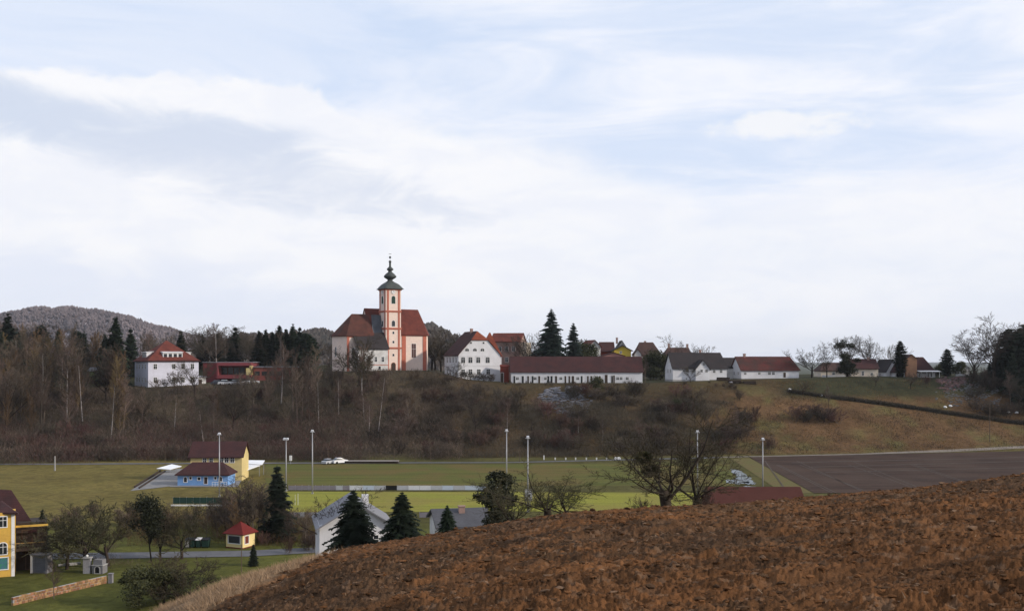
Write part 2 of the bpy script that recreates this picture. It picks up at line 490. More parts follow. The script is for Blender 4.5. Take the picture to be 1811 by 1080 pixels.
def vcol_mat(name, rough=.95, bump=.15, bscale=1.5, fine=6.0):
    m = bpy.data.materials.new(name); m.use_nodes = True
    t = m.node_tree; t.nodes.clear(); N = NT(t)
    out = N.n('ShaderNodeOutputMaterial'); b = N.n('ShaderNodeBsdfPrincipled'); t.links.new(b.outputs[0], out.inputs[0])
    a = N.n('ShaderNodeAttribute', attribute_name='soil'); tc = N.n('ShaderNodeTexCoord'); v = tc.outputs['Object']
    n = N.noise(v, 0.9, 6, .7); n2 = N.noise(v, fine, 4, .7)
    c = N.mix(N.smooth(n, .35, .7, 0, .55), a.outputs[0], N.mix(1.0, a.outputs[0], (.42, .42, .46), 'MULTIPLY'))
    c = N.mix(N.smooth(n2, .5, .75, 0, .35), c, N.mix(1.0, a.outputs[0], (1.7, 1.55, 1.4), 'MULTIPLY'))
    n3 = N.noise(N.comb(N.math('MULTIPLY', N.n('ShaderNodeSeparateXYZ').outputs[0], 1.0), 0.0, 0.0), 1.0) if False else N.noise(v, .16, 5, .65, 1.5)
    c = N.mix(N.smooth(n3, .46, .62, 0, .5), c, N.mix(1.0, c, (.50, .52, .55), 'MULTIPLY'))
    c = N.mix(N.smooth(N.noise(v, .33, 5, .7, 2.0), .54, .66, 0, .45), c, N.mix(1.0, c, (1.5, 1.4, 1.25), 'MULTIPLY'))
    t.links.new(c, b.inputs['Base Color']); b.inputs['Roughness'].default_value = rough
    b.inputs['Specular IOR Level'].default_value = .04
    bn = N.n('ShaderNodeBump'); bn.inputs['Distance'].default_value = bump
    t.links.new(N.noise(v, bscale, 7, .7), bn.inputs['Height']); t.links.new(bn.outputs[0], b.inputs['Normal'])
    return m

def set_cols(me, cols):
    ca = me.color_attributes.new('soil', 'FLOAT_COLOR', 'POINT')
    rgba = np.ones((cols.shape[0], 4), np.float32); rgba[:, :3] = cols
    ca.data.foreach_set('color', rgba.ravel())

me = npmesh('ground', np.stack([GX, GY, GZ], -1).reshape(-1, 3), Q, vcol_mat('winter_ground'))
set_cols(me, ground_cols(GX, GY).reshape(-1, 3))
mkobj('ground', me, kind='structure')

def sheet(name, poly_px, material, lift=0.06, step=3.0, kind='structure', thick=None):
    """sheet draped on the terrain; poly given as world (x,y) points of a convex-ish strip: two polylines"""
    a, b = poly_px
    n = max(2, int(max(sum(math.dist(a[i], a[i + 1]) for i in range(len(a) - 1)), 1) / step))
    def samp(pl, t):
        L = [0]
        for i in range(len(pl) - 1): L.append(L[-1] + math.dist(pl[i], pl[i + 1]))
        s = t * L[-1]
        for i in range(len(pl) - 1):
            if s <= L[i + 1] + 1e-9:
                k = (s - L[i]) / max(1e-9, L[i + 1] - L[i])
                return (pl[i][0] + (pl[i + 1][0] - pl[i][0]) * k, pl[i][1] + (pl[i + 1][1] - pl[i][1]) * k)
        return pl[-1]
    wdt = max(math.dist(samp(a, .5), samp(b, .5)), math.dist(a[0], b[0]))
    m = max(1, int(wdt / step))
    V = []; Fs = []
    for i in range(n + 1):
        p = samp(a, i / n); q = samp(b, i / n)
        for j in range(m + 1):
            k = j / m
            x = p[0] + (q[0] - p[0]) * k; y = p[1] + (q[1] - p[1]) * k
            V.append((x, y, H1(x, y) + lift))
    for i in range(n):
        for j in range(m):
            o = i * (m + 1) + j
            Fs.append((o, o + m + 1, o + m + 2, o + 1))
    mb = MB(); mb.add(V, Fs)
    o = mb.obj(name, material, smooth=True, kind=kind)
    return o

def G(px, py):          # a point of the flat valley floor seen at this photo position
    D = GD(py); return (W(px, D), D)
def P(px, D): return (W(px, D), D)

def streak_mat(name, c1, c2, c3, sx, sy, ang):
    m = bpy.data.materials.new(name); m.use_nodes = True
    t = m.node_tree; t.nodes.clear(); N = NT(t)
    out = N.n('ShaderNodeOutputMaterial'); b = N.n('ShaderNodeBsdfPrincipled'); t.links.new(b.outputs[0], out.inputs[0])
    tc = N.n('ShaderNodeTexCoord'); mp = N.n('ShaderNodeMapping'); t.links.new(tc.outputs['Object'], mp.inputs[0])
    mp.inputs['Rotation'].default_value = (0, 0, ang); mp.inputs['Scale'].default_value = (sx, sy, 1)
    n = N.noise(mp.outputs[0], 1, 7, .65, .3); n2 = N.noise(tc.outputs['Object'], .07, 5, .6); n3 = N.noise(tc.outputs['Object'], 2.2, 5, .75)
    c = N.mix(N.smooth(n, .38, .62), c1, c2); c = N.mix(N.smooth(n2, .40, .62, 0, .6), c, c3)
    c = N.mix(N.smooth(n3, .45, .7, 0, .5), c, N.mix(1.0, c, (.45, .45, .45), 'MULTIPLY'))
    t.links.new(c, b.inputs['Base Color']); b.inputs['Roughness'].default_value = .95; b.inputs['Specular IOR Level'].default_value = .03
    bn = N.n('ShaderNodeBump'); bn.inputs['Distance'].default_value = .12; t.links.new(N.noise(mp.outputs[0], 3, 7, .7), bn.inputs['Height']); t.links.new(bn.outputs[0], b.inputs['Normal'])
    return m
M_dark_soil = streak_mat('harrowed_soil', (.070, .046, .036), (.038, .027, .024), (.078, .055, .044), .035, .55, -.10)
M_pitch = streak_mat('pitch_turf', (.245, .235, .045), (.185, .190, .040), (.200, .160, .055), .02, .9, 0)
M_outfield = streak_mat('outfield_turf', (.112, .112, .034), (.078, .084, .027), (.135, .090, .040), .02, .7, 0)
M_greenstrip = mat('field_margin_turf', (.105, .100, .032), .95, .3, .3, (.12, .085, .035), .04, 2)
sheet('sports_pitch', ([G(505, 906), G(1262, 903)], [G(505, 869), G(1262, 871)]), M_pitch, .05)
sheet('training_field', ([G(470, 858.5), G(1300, 858.5)], [G(470, 821), G(1290, 820)]), M_outfield, .05)
sheet('harrowed_field', ([G(1440, 872), G(2150, 872)], [G(1325, 808.5), G(2150, 790)]), M_dark_soil, .07)
M_rut = mat('dry_wheel_rut', (.105, .085, .070), .95, .5, .8, (.055, .042, .036))
for q, (xa, xb) in enumerate(((1392, 1352), (1470, 1372), (1478, 1376), (1530, 1408), (1538, 1413), (1640, 1500), (1648, 1505), (1760, 1610), (1768, 1616))):
    a_, b_ = G(xa, 872), G(xb, 822 if q % 3 else 815)
    sheet('wheel_rut', ([a_, b_], [(a_[0] + .28, a_[1]), (b_[0] + .28, b_[1])]), M_rut, .10 , 4)
for q, (ya, yb) in enumerate(((818, 806), (826, 812), (835, 824))):
    sheet('wheel_rut', ([G(1400 + 30 * q, ya), G(2100, yb - 4)], [G(1400 + 30 * q, ya + .9), G(2100, yb - 3.2)]), M_rut, .12, 6)
sheet('field_margin', ([G(1385, 872), G(1438, 872)], [G(1293, 811), G(1326, 809.5)]), M_greenstrip, .05)
M_track = mat('pale_track', (.21, .18, .15), .95, .25, .6, (.15, .13, .11))
sheet('farm_track', ([G(1270, 809.5), G(1500, 804.5), G(1811, 795.5), G(2150, 785)], [G(1270, 808.0), G(1500, 802.8), G(1811, 794.2), G(2150, 783.6)]), M_track, .10)
sheet('back_lane', ([G(-200, 822), G(120, 821.5), G(420, 820), G(900, 818.5), G(1270, 810)], [G(-200, 820), G(120, 819.5), G(420, 818), G(900, 817), G(1270, 808)]), M_asph, .08)
sheet('village_road', ([G(-300, 992), G(215, 987.5), G(440, 984), G(600, 975), G(1000, 955)], [G(-300, 981), G(215, 977), G(440, 973.5), G(600, 966), G(1000, 948)]), M_asph, .06)
sheet('gravel_yard', ([G(230, 868), G(300, 860)], [G(290, 832), G(322, 830)]), M_gravel, .07)
sheet('gravel_yard', ([G(300, 861), G(420, 861)], [G(310, 829), G(440, 829)]), M_gravel, .075)

# ---------------------------------------------------------------- ploughed field (foreground)
def cells(x, y, seed):
    """broken slabs of soil: every cell has its own height and tilt, with crevices between"""
    ix = np.floor(x); iy = np.floor(y)
    f1 = np.full(x.shape, 9.0); f2 = np.full(x.shape, 9.0); hh = np.zeros(x.shape); tl = np.zeros(x.shape)
    for dx in (-1, 0, 1):
        for dy in (-1, 0, 1):
            cx = ix + dx; cy = iy + dy
            ox = x - (cx + _h(cx, cy, seed)); oy = y - (cy + _h(cx, cy, seed + 91))
            d = np.hypot(ox, oy); near = d < f1
            f2 = np.where(near, f1, np.minimum(f2, d))
            hh = np.where(near, _h(cx, cy, seed + 47), hh)
            tl = np.where(near, ox * (_h(cx, cy, seed + 5) - .5) + oy * (_h(cx, cy, seed + 6) - .5), tl)
            f1 = np.where(near, d, f1)
    return np.clip((f2 - f1) * 2.4, 0, 1) ** .7 * (.25 + .75 * hh + tl * 1.6), hh

def plough_height(X, Y):
    base = front_hill(X, Y)
    wx = fbm(X * 1.7, Y * 1.7, 2, 3); wy = fbm(X * 1.7 + 40, Y * 1.7, 2, 4)
    u = X * .94 + Y * .34; v = -X * .34 + Y * .94      # furrows run across the slope
    c1, i1 = cells(u * 1.9 + wx * 3, v * 4.6 + wy * 3.5, 1)
    c2, i2 = cells(u * 6.0 + wy * 5, v * 12 + wx * 5, 7)
    c3, i3 = cells(u * 14 + wx * 6, v * 24 + wy * 8, 19)
    amp = .55 + .9 * fbm(X * .5, Y * .5, 3, 33)
    furrow = np.sin(v * 2 * math.pi / 1.1 + wx * 4) * .042 + (fbm(u * .25, v * .7, 3, 61) - .5) * .30
    fine = (fbm(X * 7, Y * 15, 4, 31) - .5) * .05
    r1 = (1 - np.abs(2 * fbm(X * 6.5, Y * 13, 3, 71) - 1)) ** 3 * .040
    r2 = (1 - np.abs(2 * fbm(X * 15 + wx * 3, Y * 27, 3, 73) - 1)) ** 3 * .024
    r3 = (1 - np.abs(2 * fbm(X * 30, Y * 48, 2, 79) - 1)) ** 2 * .009
    return base - .16 + (c1 * .040 + c2 * .034 + c3 * .018 + r1 + r2 + r3) * amp + furrow + fine * .6

def margin_w(X, Y):     # 1 on the grass margin left of the ploughed soil
    e = -4.6 - .040 * Y
    return 1 - sstep(-.25, .35, X - e + (fbm(X * 1.5, Y * 1.5, 3, 77) - .5) * .9)

ss = np.linspace(-.50, .70, 1160)
yy = 3.2 * (62 / 3.2) ** (np.linspace(0, 1, 560))
yy = np.concatenate([yy[yy < 5], np.geomspace(5, 42, 640), np.linspace(42.5, 62, 30)])
S, Yf = np.meshgrid(ss, yy)
Xf = S * Yf
Zp = plough_height(Xf, Yf); mw = margin_w(Xf, Yf)
Zg = front_hill(Xf, Yf) + (fbm(Xf * 3, Yf * 3, 4, 8) - .5) * .22
Zf = Zp * (1 - mw) + Zg * mw
sink = sstep(52, 61, Yf) + (1 - sstep(-.515, -.49, S))
Zf = Zf - sink * .8
ni = np.arange(Xf.size).reshape(Xf.shape)
Qf = np.stack([ni[:-1, :-1], ni[:-1, 1:], ni[1:, 1:], ni[1:, :-1]], -1).reshape(-1, 4)
# soil colour: damp grey-brown and dry orange-brown patches, pale crust on single clods
n1 = fbm(Xf * .35 + 5, Yf * .25, 4, 101)[..., None]; n2 = fbm(Xf * 6, Yf * 9, 3, 103)[..., None]
_, _, idc = worley(Xf * 7.0, Yf * 10.0, 15); idc = idc[..., None]
cA = np.array([.145, .068, .030]); cB = np.array([.088, .051, .029]); cC = np.array([.200, .125, .078])
k = sstep(.38, .62, n1 + (n2 - .5) * .35)
k = np.clip(k + (.30 * np.sin((-Xf * .34 + Yf * .94) * 2 * math.pi / 2.2 + 4 * fbm(Xf * .4, Yf * .4, 3, 9)))[..., None], 0, 1)
soil = cA * k + cB * (1 - k)
soil = soil * (.50 + 1.05 * n2)
soil = soil + (cC - soil) * (sstep(.86, .97, idc) * .6)
gr = np.array([.23, .155, .095]) * (.55 + .9 * n2)
soil = soil * (1 - mw[..., None]) + gr * mw[..., None]
me = npmesh('ploughed_field', np.stack([Xf, Yf, Zf], -1).reshape(-1, 3), Qf, vcol_mat('ploughed_soil', .95, .035, 24, 60), smooth=True)
set_cols(me, np.clip(soil, .005, 1).reshape(-1, 3))
mkobj('ploughed_field', me, kind='structure')

# loose clods lying on the ploughed soil
rs = np.random.RandomState(5)
ico_v = []
t = (1 + 5 ** .5) / 2
for a in ((-1, t, 0), (1, t, 0), (-1, -t, 0), (1, -t, 0), (0, -1, t), (0, 1, t), (0, -1, -t), (0, 1, -t), (t, 0, -1), (t, 0, 1), (-t, 0, -1), (-t, 0, 1)):
    ico_v.append(np.array(a) / math.hypot(1, t))
ico_v = np.array(ico_v)
ico_f = np.array([(0, 11, 5), (0, 5, 1), (0, 1, 7), (0, 7, 10), (0, 10, 11), (1, 5, 9), (5, 11, 4), (11, 10, 2), (10, 7, 6), (7, 1, 8), (3, 9, 4), (3, 4, 2), (3, 2, 6), (3, 6, 8), (3, 8, 9), (4, 9, 5), (2, 4, 11), (6, 2, 10), (8, 6, 7), (9, 8, 1)])
n = 22000
yc = 5 + (40 - 5) * rs.rand(n) ** .9; sc = -.5 + 1.12 * rs.rand(n); xc = sc * yc
keep = margin_w(xc, yc) < .35; xc, yc = xc[keep], yc[keep]; n = len(xc)
zc = plough_height(xc, yc)
size = (.008 + .022 * rs.rand(n) ** 3) * (0.75 + yc / 28)
sv = ico_v[None] * (1 + .95 * (rs.rand(n, 12, 1) - .5)) * size[:, None, None] * np.stack([1.3 + .9 * rs.rand(n), .8 + .5 * rs.rand(n), .45 + .4 * rs.rand(n)], -1)[:, None, :]
sv = sv + np.stack([xc, yc, zc + size * .25], -1)[:, None, :]
fv = ico_f[None] + (np.arange(n) * 12)[:, None, None]
me = npmesh('soil_clods', sv.reshape(-1, 3), fv.reshape(-1, 3), vcol_mat('clod_soil', .95, .02, 30, 60), smooth=False)
cc = np.where(rs.rand(n, 1) < .55, cA, cB) * (.6 + .7 * rs.rand(n, 1))
cc = np.where(rs.rand(n, 1) < .10, cC, cc)
set_cols(me, np.repeat(cc, 12, axis=0))
mkobj('soil_clods', me, label='loose earth clods scattered over the ploughed brown field', kind='stuff')

def blades(name, xs, ys, zs, hmin, hmax, wd, lean, material, label, seed=1, two=False):
    r = np.random.RandomState(seed); n = len(xs)
    a = r.rand(n) * 2 * math.pi; h = hmin + (hmax - hmin) * r.rand(n) ** 1.5; l = lean * r.rand(n) * h; b = r.rand(n) * 2 * math.pi
    base = np.stack([xs, ys, zs], -1)
    side = np.stack([np.cos(a), np.sin(a), np.zeros(n)], -1) * wd
    tip = base + np.stack([np.cos(b) * l, np.sin(b) * l, h], -1)
    V = np.stack([base - side, base + side, tip], 1).reshape(-1, 3)
    Fq = np.arange(n * 3).reshape(-1, 3)
    o = mkobj(name, npmesh(name, V, Fq, material, False), kind='stuff', label=label)
    return o

n = 60000
ym = 9 + 26 * rs.rand(n); xm = -4.6 - .040 * ym + .5 - 7.5 * rs.rand(n) ** 1.1
kk = (margin_w(xm, ym) > .25) & (fbm(xm * 1.2, ym * 1.2, 2, 9) > .38); xm, ym = xm[kk], ym[kk]
blades('dry_grass', xm, ym, front_hill(xm, ym) + (fbm(xm * 3, ym * 3, 4, 8) - .5) * .22 - .03, .05, .26, .007, 1.3, M_straw,
       'pale dry grass along the left edge of the ploughed field', 3)
n = 1800
ym = 6 + 28 * rs.rand(n); xm = (-.4 + rs.rand(n)) * ym
kk = margin_w(xm, ym) < .5; xm, ym = xm[kk], ym[kk]
blades('straw_bits', xm, ym, plough_height(xm, ym) + .005, .01, .05, .006, 4.0, M_straw, 'bits of straw and stubble lying on the ploughed soil', 4)

# ================================================================ far hills
def hill(name, pts, D0, depth, base_z, material, seed, label, ntree, th, tmat, treename):
    pxs = np.array([p[0] for p in pts]); pys = np.array([p[1] for p in pts])
    a = np.linspace(pxs[0], pxs[-1], 150); d = np.linspace(D0 - depth, D0 + depth, 40)
    A, Dm = np.meshgrid(a, d); X = (A - CX) / F * Dm
    def zz(px, D):
        top = CZ - (np.interp(px, pxs, pys) - HY) * D0 / F
        b = np.cos(np.clip((D - D0) / depth, -1, 1) * math.pi / 2) ** 1.2
        return base_z + (top - base_z) * b + (fbm(px / 30, D / 60, 3, seed) - .5) * (top - base_z) * .10
    V = np.stack([X, Dm, zz(A, Dm)], -1).reshape(-1, 3)
    i = np.arange(A.size).reshape(A.shape)
    q = np.stack([i[:-1, :-1], i[:-1, 1:], i[1:, 1:], i[1:, :-1]], -1).reshape(-1, 4)
    mkobj(name, npmesh(name, V, q, material), kind='structure')
    r = np.random.RandomState(seed)
    pt = pxs[0] + (pxs[-1] - pxs[0]) * r.rand(ntree); dt = D0 - depth * .95 * r.rand(ntree) ** .8 + depth * .1
    zt = zz(pt, dt); xt = (pt - CX) / F * dt
    # each far crown: a narrow rough bipyramid of its own size
    h = th * (.6 + .7 * r.rand(ntree)); w = h * (.25 + .25 * r.rand(ntree))
    ang = r.rand(ntree) * 6
    V = []
    for kx in range(5):
        aa = ang + kx * 2 * math.pi / 5
        V.append(np.stack([xt + np.cos(aa) * w * (.7 + .6 * r.rand(ntree)), dt + np.sin(aa) * w, zt + h * (.35 + .3 * r.rand(ntree))], -1))
    V.append(np.stack([xt, dt, zt + h], -1)); V.append(np.stack([xt, dt, zt - 1], -1))
    V = np.stack(V, 1).reshape(-1, 3)
    f = np.array([(k, (k + 1) % 5, 5) for k in range(5)] + [((k + 1) % 5, k, 6) for k in range(5)])
    Fq = (f[None] + (np.arange(ntree) * 7)[:, None, None]).reshape(-1, 3)
    mkobj(treename, npmesh(treename, V, Fq, tmat, False), kind='stuff', label=label)

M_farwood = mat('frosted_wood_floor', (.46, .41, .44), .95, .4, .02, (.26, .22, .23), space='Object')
M_farwood2 = mat('far_wood_floor', (.12, .10, .10), .95, .4, .02, (.07, .06, .06), space='Object')
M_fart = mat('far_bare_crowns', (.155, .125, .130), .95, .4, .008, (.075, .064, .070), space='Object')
M_fart2 = mat('distant_crowns', (.085, .068, .062), .95, .3, .03, (.045, .045, .042), space='Object')
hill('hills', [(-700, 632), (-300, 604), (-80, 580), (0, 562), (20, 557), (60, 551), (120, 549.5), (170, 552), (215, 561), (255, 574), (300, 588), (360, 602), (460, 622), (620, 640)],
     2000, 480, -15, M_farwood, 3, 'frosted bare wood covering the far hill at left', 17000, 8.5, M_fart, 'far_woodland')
hill('hills', [(330, 640), (430, 608), (500, 606), (560, 598), (590, 603), (640, 600), (700, 592), (765, 589), (790, 600), (815, 612), (860, 628), (930, 640), (1050, 648), (1200, 655)],
     900, 200, -14, M_farwood2, 8, 'hazy bare wood on the low ridge behind the church', 5200, 9, M_fart2, 'ridge_woodland')

# ================================================================ trees
def rvec(): 
    while True:
        v = Vector((random.uniform(-1, 1), random.uniform(-1, 1), random.uniform(-1, 1)))
        if .1 < v.length < 1: return v.normalized()

def turn(d, ang):
    ax = d.cross(rvec())
    if ax.length < 1e-3: ax = d.orthogonal()
    return (Matrix.Rotation(ang, 3, ax.normalized()) @ d).normalized()

def spike(mb, p, q, r):        # the thinnest twigs: three-sided spikes
    d = (q - p)
    a = d.orthogonal().normalized() * r; b = d.normalized().cross(a)
    mb.add([p + a, p - a * .5 + b * .87, p - a * .5 - b * .87, q], [(0, 1, 3), (1, 2, 3), (2, 0, 3)])

def grow(tr, cr, p, d, L, r, lev, cfg):
    nl = cfg['n']; last = lev >= len(nl)
    if last and L < cfg.get('fine', 9):
        q = p + (d + Vector((0, 0, cfg['up'] * .5)) + rvec() * .2).normalized() * L
        spike(cr, p, q, max(r, cfg['rmin'])); return
    ns = cfg.get('segs', 4) if lev == 0 else 3
    mb = tr if lev <= cfg.get('trunk_lev', 0) else cr
    pts = [p]; dirs = [d]; rr = r
    for i in range(ns):
        d = (d + rvec() * cfg['bend'] * (0.35 if lev == 0 else 1) + Vector((0, 0, cfg['up'] if lev else cfg.get('up0', .1)))).normalized()
        q = pts[-1] + d * (L / ns)
        r2 = r * (1 - (i + 1) / ns * (cfg.get('taper0', .75) if lev == 0 else .8))
        mb.tube(pts[-1], q, max(rr, cfg['rmin']), max(r2, cfg['rmin'] * .8), 7 if lev == 0 else (5 if lev == 1 else 3), cap=False)
        pts.append(q); dirs.append(d); rr = r2
    if last: return
    cnt = nl[lev]; t0 = cfg['t0'][lev]
    for k in range(cnt):
        t = t0 + (1 - t0) * (k + random.random()) / cnt
        t = min(t, .999)
        f = t * ns; i = int(f); pp = pts[i].lerp(pts[i + 1], f - i); dd = dirs[i + 1]
        ang = R(random.uniform(*cfg['ang'][lev]))
        nd = turn(dd, ang)
        if nd.z < cfg.get('minz', -.4): nd.z *= .3; nd.normalize()
        ln = L * cfg['len'][lev] * random.uniform(.65, 1.2) * (1 - cfg['shrink'][lev] * (t - t0) / (1 - t0 + 1e-6))
        grow(tr, cr, pp, nd, ln, r * (1 - .75 * t) * cfg.get('rk', .55), lev + 1, cfg)

def bare_mesh(name, seed, H, cfg, barkm, twigm, stems=1):
    random.seed(seed)
    tr, cr = MB(), MB()
    for s in range(stems):
        d = Vector((random.uniform(-1, 1), random.uniform(-1, 1), 0)) * (cfg.get('lean', .08) if stems == 1 else .45) + Vector((0, 0, 1))
        grow(tr, cr, Vector((random.uniform(-.15, .15) * (stems - 1), random.uniform(-.15, .15) * (stems - 1), -.3)), d.normalized(), H * cfg['h0'], cfg['r0'], 0, cfg)
    return tr.mesh(name + '_trunk', barkm, True), cr.mesh(name + '_crown', twigm)

C_slim = dict(n=[24, 7, 6], t0=[.28, .2, .2], ang=[(28, 58), (25, 55), (25, 60)], len=[.34, .5, .5], shrink=[.62, .4, .3], h0=1.0, r0=.16, bend=.12, up=.10, up0=.12, rmin=.031, rk=.55)
C_wide = dict(n=[8, 10, 8, 8], t0=[.55, .25, .2, .15], ang=[(22, 60), (25, 60), (25, 65), (25, 60)], len=[1.9, .46, .46, .48], shrink=[.1, .4, .4, .3], h0=.30, r0=.26, bend=.20, up=.07, up0=.1, rmin=.016, taper0=.3, rk=.66, trunk_lev=1)
C_dense = dict(n=[7, 9, 8, 8], t0=[.5, .2, .15, .1], ang=[(30, 70), (25, 65), (25, 70), (25, 70)], len=[1.9, .5, .5, .5], shrink=[.1, .35, .35, .3], h0=.27, r0=.28, bend=.24, up=.04, up0=.1, rmin=.030, taper0=.3, rk=.66, trunk_lev=1)
C_bush = dict(n=[7, 6, 5], t0=[.1, .15, .1], ang=[(15, 50), (20, 55), (20, 60)], len=[.55, .55, .5], shrink=[.3, .3, .3], h0=.85, r0=.05, bend=.18, up=.05, up0=.02, rmin=.022, segs=3)
C_poplar = dict(n=[26, 7, 6], t0=[.12, .15, .15], ang=[(18, 40), (18, 45), (20, 50)], len=[.34, .5, .5], shrink=[.55, .4, .3], h0=1.0, r0=.14, bend=.10, up=.14, up0=.12, rmin=.030)

SPEC = {}
def spec(kind, i, fn):
    SPEC.setdefault(kind, []).append(fn)
for i in range(5): spec('slim', i, bare_mesh('bare_tree', 100 + i, 14, C_slim, M_bark, M_twig))
for i in range(2): spec('slimpale', i, bare_mesh('bare_tree', 130 + i, 14, C_slim, M_barkp, M_twig))
for i in range(3): spec('ochre', i, bare_mesh('bare_tree', 140 + i, 14, C_poplar, M_bark, M_twigy))
for i in range(4): spec('wide', i, bare_mesh('bare_tree', 160 + i, 12, C_wide, M_barkd, M_twigd))
for i in range(2): spec('dense', i, bare_mesh('bare_tree', 170 + i, 12, C_dense, M_barkd, M_twigo))
for i in range(4): spec('bush', i, bare_mesh('shrub', 180 + i, 4, C_bush, M_bark, M_twig, stems=6))
for i in range(3): spec('redbush', i, bare_mesh('shrub', 190 + i, 4, C_bush, M_bark, M_twigr, stems=7))
for i in range(2): spec('darkbush', i, bare_mesh('shrub', 196 + i, 4, C_bush, M_barkd, M_twigd, stems=7))

def conifer_mesh(seed, H, Rb, whorls, nb, sub, droop, prof, needle, w=.22, base=.06):
    random.seed(seed)
    tr, cr = MB(), MB()
    tr.tube((0, 0, -.5), (0, 0, H * .96), H * .017 + .04, .02, 7, cap=False)
    for k in range(whorls):
        t = base + (1 - base) * (k + random.random() * .6) / whorls
        z = H * t; Rr = Rb * prof(t) * random.uniform(.8, 1.12) + .08
        a0 = random.random() * 6.28
        for j in range(nb):
            a = a0 + j * 6.283 / nb + random.uniform(-.25, .25)
            L = Rr * random.uniform(.55, 1.15); z = H * min(.99, t + random.uniform(-.5, .5) * (1 - base) / whorls)
            ca, sa = math.cos(a), math.sin(a)
            dr = droop * (1 - t * .8) * random.uniform(.6, 1.3)
            tip = Vector((ca * L, sa * L, z - dr * L + random.uniform(-.1, .1)))
            root = Vector((0, 0, z + .05 * L))
            for s in range(sub):
                f = (s + .6 + random.random() * .5) / (sub + .3)
                c = root.lerp(tip, min(f, 1)); c.z += .10 * L * math.sin(f * 3.1)
                wd = w * (1.25 - .7 * f) * (L ** .5) * random.uniform(.7, 1.4)
                sx = Vector((-sa, ca, 0)); out = Vector((ca, sa, -.15))
                for sg in (1, -1):
                    q = c + sx * wd * sg * random.uniform(.7, 1.5) + out * wd * .9 + Vector((0, 0, -wd * random.uniform(.1, .7)))
                    cr.add([c - out * wd * .4, c + out * wd * .8, q], [(0, 1, 2)])
                q = c + Vector((0, 0, -wd * random.uniform(.6, 1.2))) + out * wd * .3
                cr.add([c - out * wd * .5, c + out * wd * .7, q], [(0, 1, 2)])
            cr.add([root, tip + Vector((-sa, ca, 0)) * .03, tip - Vector((-sa, ca, 0)) * .03], [(0, 1, 2)])
    top = MB()
    cr.add([(.06, 0, H * .93), (-.06, 0, H * .93), (0, 0, H * 1.02), (0, .06, H * .93), (0, -.06, H * .93)], [(0, 1, 2), (3, 4, 2)])
    return tr.mesh('spruce_trunk', M_barkd, True), cr.mesh('spruce_crown', needle)

spr = lambda t: (1 - t) ** .85
egg = lambda t: math.sin(math.pi * min(1, .18 + t * .82)) ** .7
for i in range(3): spec('spruce', i, conifer_mesh(300 + i, 14, 3.0, 30, 8, 5, .35, spr, M_needle, .62))
for i in range(3): spec('pine', i, conifer_mesh(310 + i, 15, 3.4, 20, 8, 5, .05, lambda t: (math.sin(math.pi * min(1, max(0, t * .88 + .12))) ** .6 + .12), M_needle, .60, base=.22))
for i in range(1): spec('cypress', i, conifer_mesh(320 + i, 10, 1.25, 34, 8, 3, -.6, lambda t: math.sin(math.pi * min(1, .15 + t * .84)) ** .6, M_needle, .42, base=.02))
for i in range(2): spec('bigspruce', i, conifer_mesh(330 + i, 14, 4.3, 34, 8, 8, .30, lambda t: (1 - t) ** .8, M_needleb, .40, base=.04))
for i in range(2): spec('nearspruce', i, conifer_mesh(340 + i, 7, 2.8, 34, 11, 11, .42, lambda t: (1 - t) ** .8, M_needle, .26, base=.02))

def leafy_mesh(seed, H, Rr, n, leaf, material, clumps=16, zmin=.15):
    random.seed(seed)
    tr, cr = MB(), MB()
    tr.tube((0, 0, -.3), (random.uniform(-.2, .2), 0, H * .6), .10, .05, 6, cap=False)
    cl = []
    for i in range(clumps):
        a = random.random() * 6.28; rr = Rr * random.random() ** .6 * .75; z = H * random.uniform(zmin, .86)
        k = math.sin(math.pi * min(1, z / H * .85 + .12))
        cl.append((Vector((math.cos(a) * rr * k, math.sin(a) * rr * k, z)), Rr * random.uniform(.28, .5)))
        tr.tube((0, 0, H * .25), cl[-1][0], .04, .015, 4, cap=False)
    for i in range(n):
        c, r = random.choice(cl)
        p = c + rvec() * r * random.random() ** .5
        a = rvec() * leaf * random.uniform(.6, 1.4); b = rvec() * leaf * random.uniform(.6, 1.4)
        cr.add([p - a * .5, p + b, p + a], [(0, 1, 2)])
    return tr.mesh('leafy_trunk', M_barkd, True), cr.mesh('leafy_crown', material)
for i in range(2): spec('evergreen', i, leafy_mesh(400 + i, 5, 2.4, 5200, .16, M_leaf, 20))
spec('umbrella', 0, leafy_mesh(420, 8, 2.7, 6500, .17, M_ivy, 24, .50))
for i in range(2): spec('ivytree', i, leafy_mesh(410 + i, 9, 1.9, 4200, .20, M_ivy, 24, .08))

HREF = dict(dense=12, umbrella=8, slim=14, slimpale=14, ochre=14, wide=12, bush=4, redbush=4, darkbush=4, spruce=14, pine=15, cypress=10, bigspruce=14, nearspruce=7, evergreen=5, ivytree=9)
NAMES = dict(dense='bare_tree', umbrella='evergreen_tree', slim='bare_tree', slimpale='birch_tree', ochre='bare_tree', wide='bare_tree', bush='shrub', redbush='shrub', darkbush='shrub', spruce='spruce_tree', pine='pine_tree',
             cypress='cypress_tree', bigspruce='spruce_tree', nearspruce='spruce_tree', evergreen='evergreen_bush', ivytree='ivy_clad_tree')
CATS = dict(dense='tree', umbrella='tree', slim='tree', slimpale='tree', ochre='tree', wide='tree', bush='shrub', redbush='shrub', darkbush='shrub', spruce='tree', pine='tree', cypress='tree', bigspruce='tree', nearspruce='tree', evergreen='bush', ivytree='tree')
def measure(me):
    z = sorted(v.co.z for v in me.vertices); return z[int(len(z) * .975)]
MH = {}
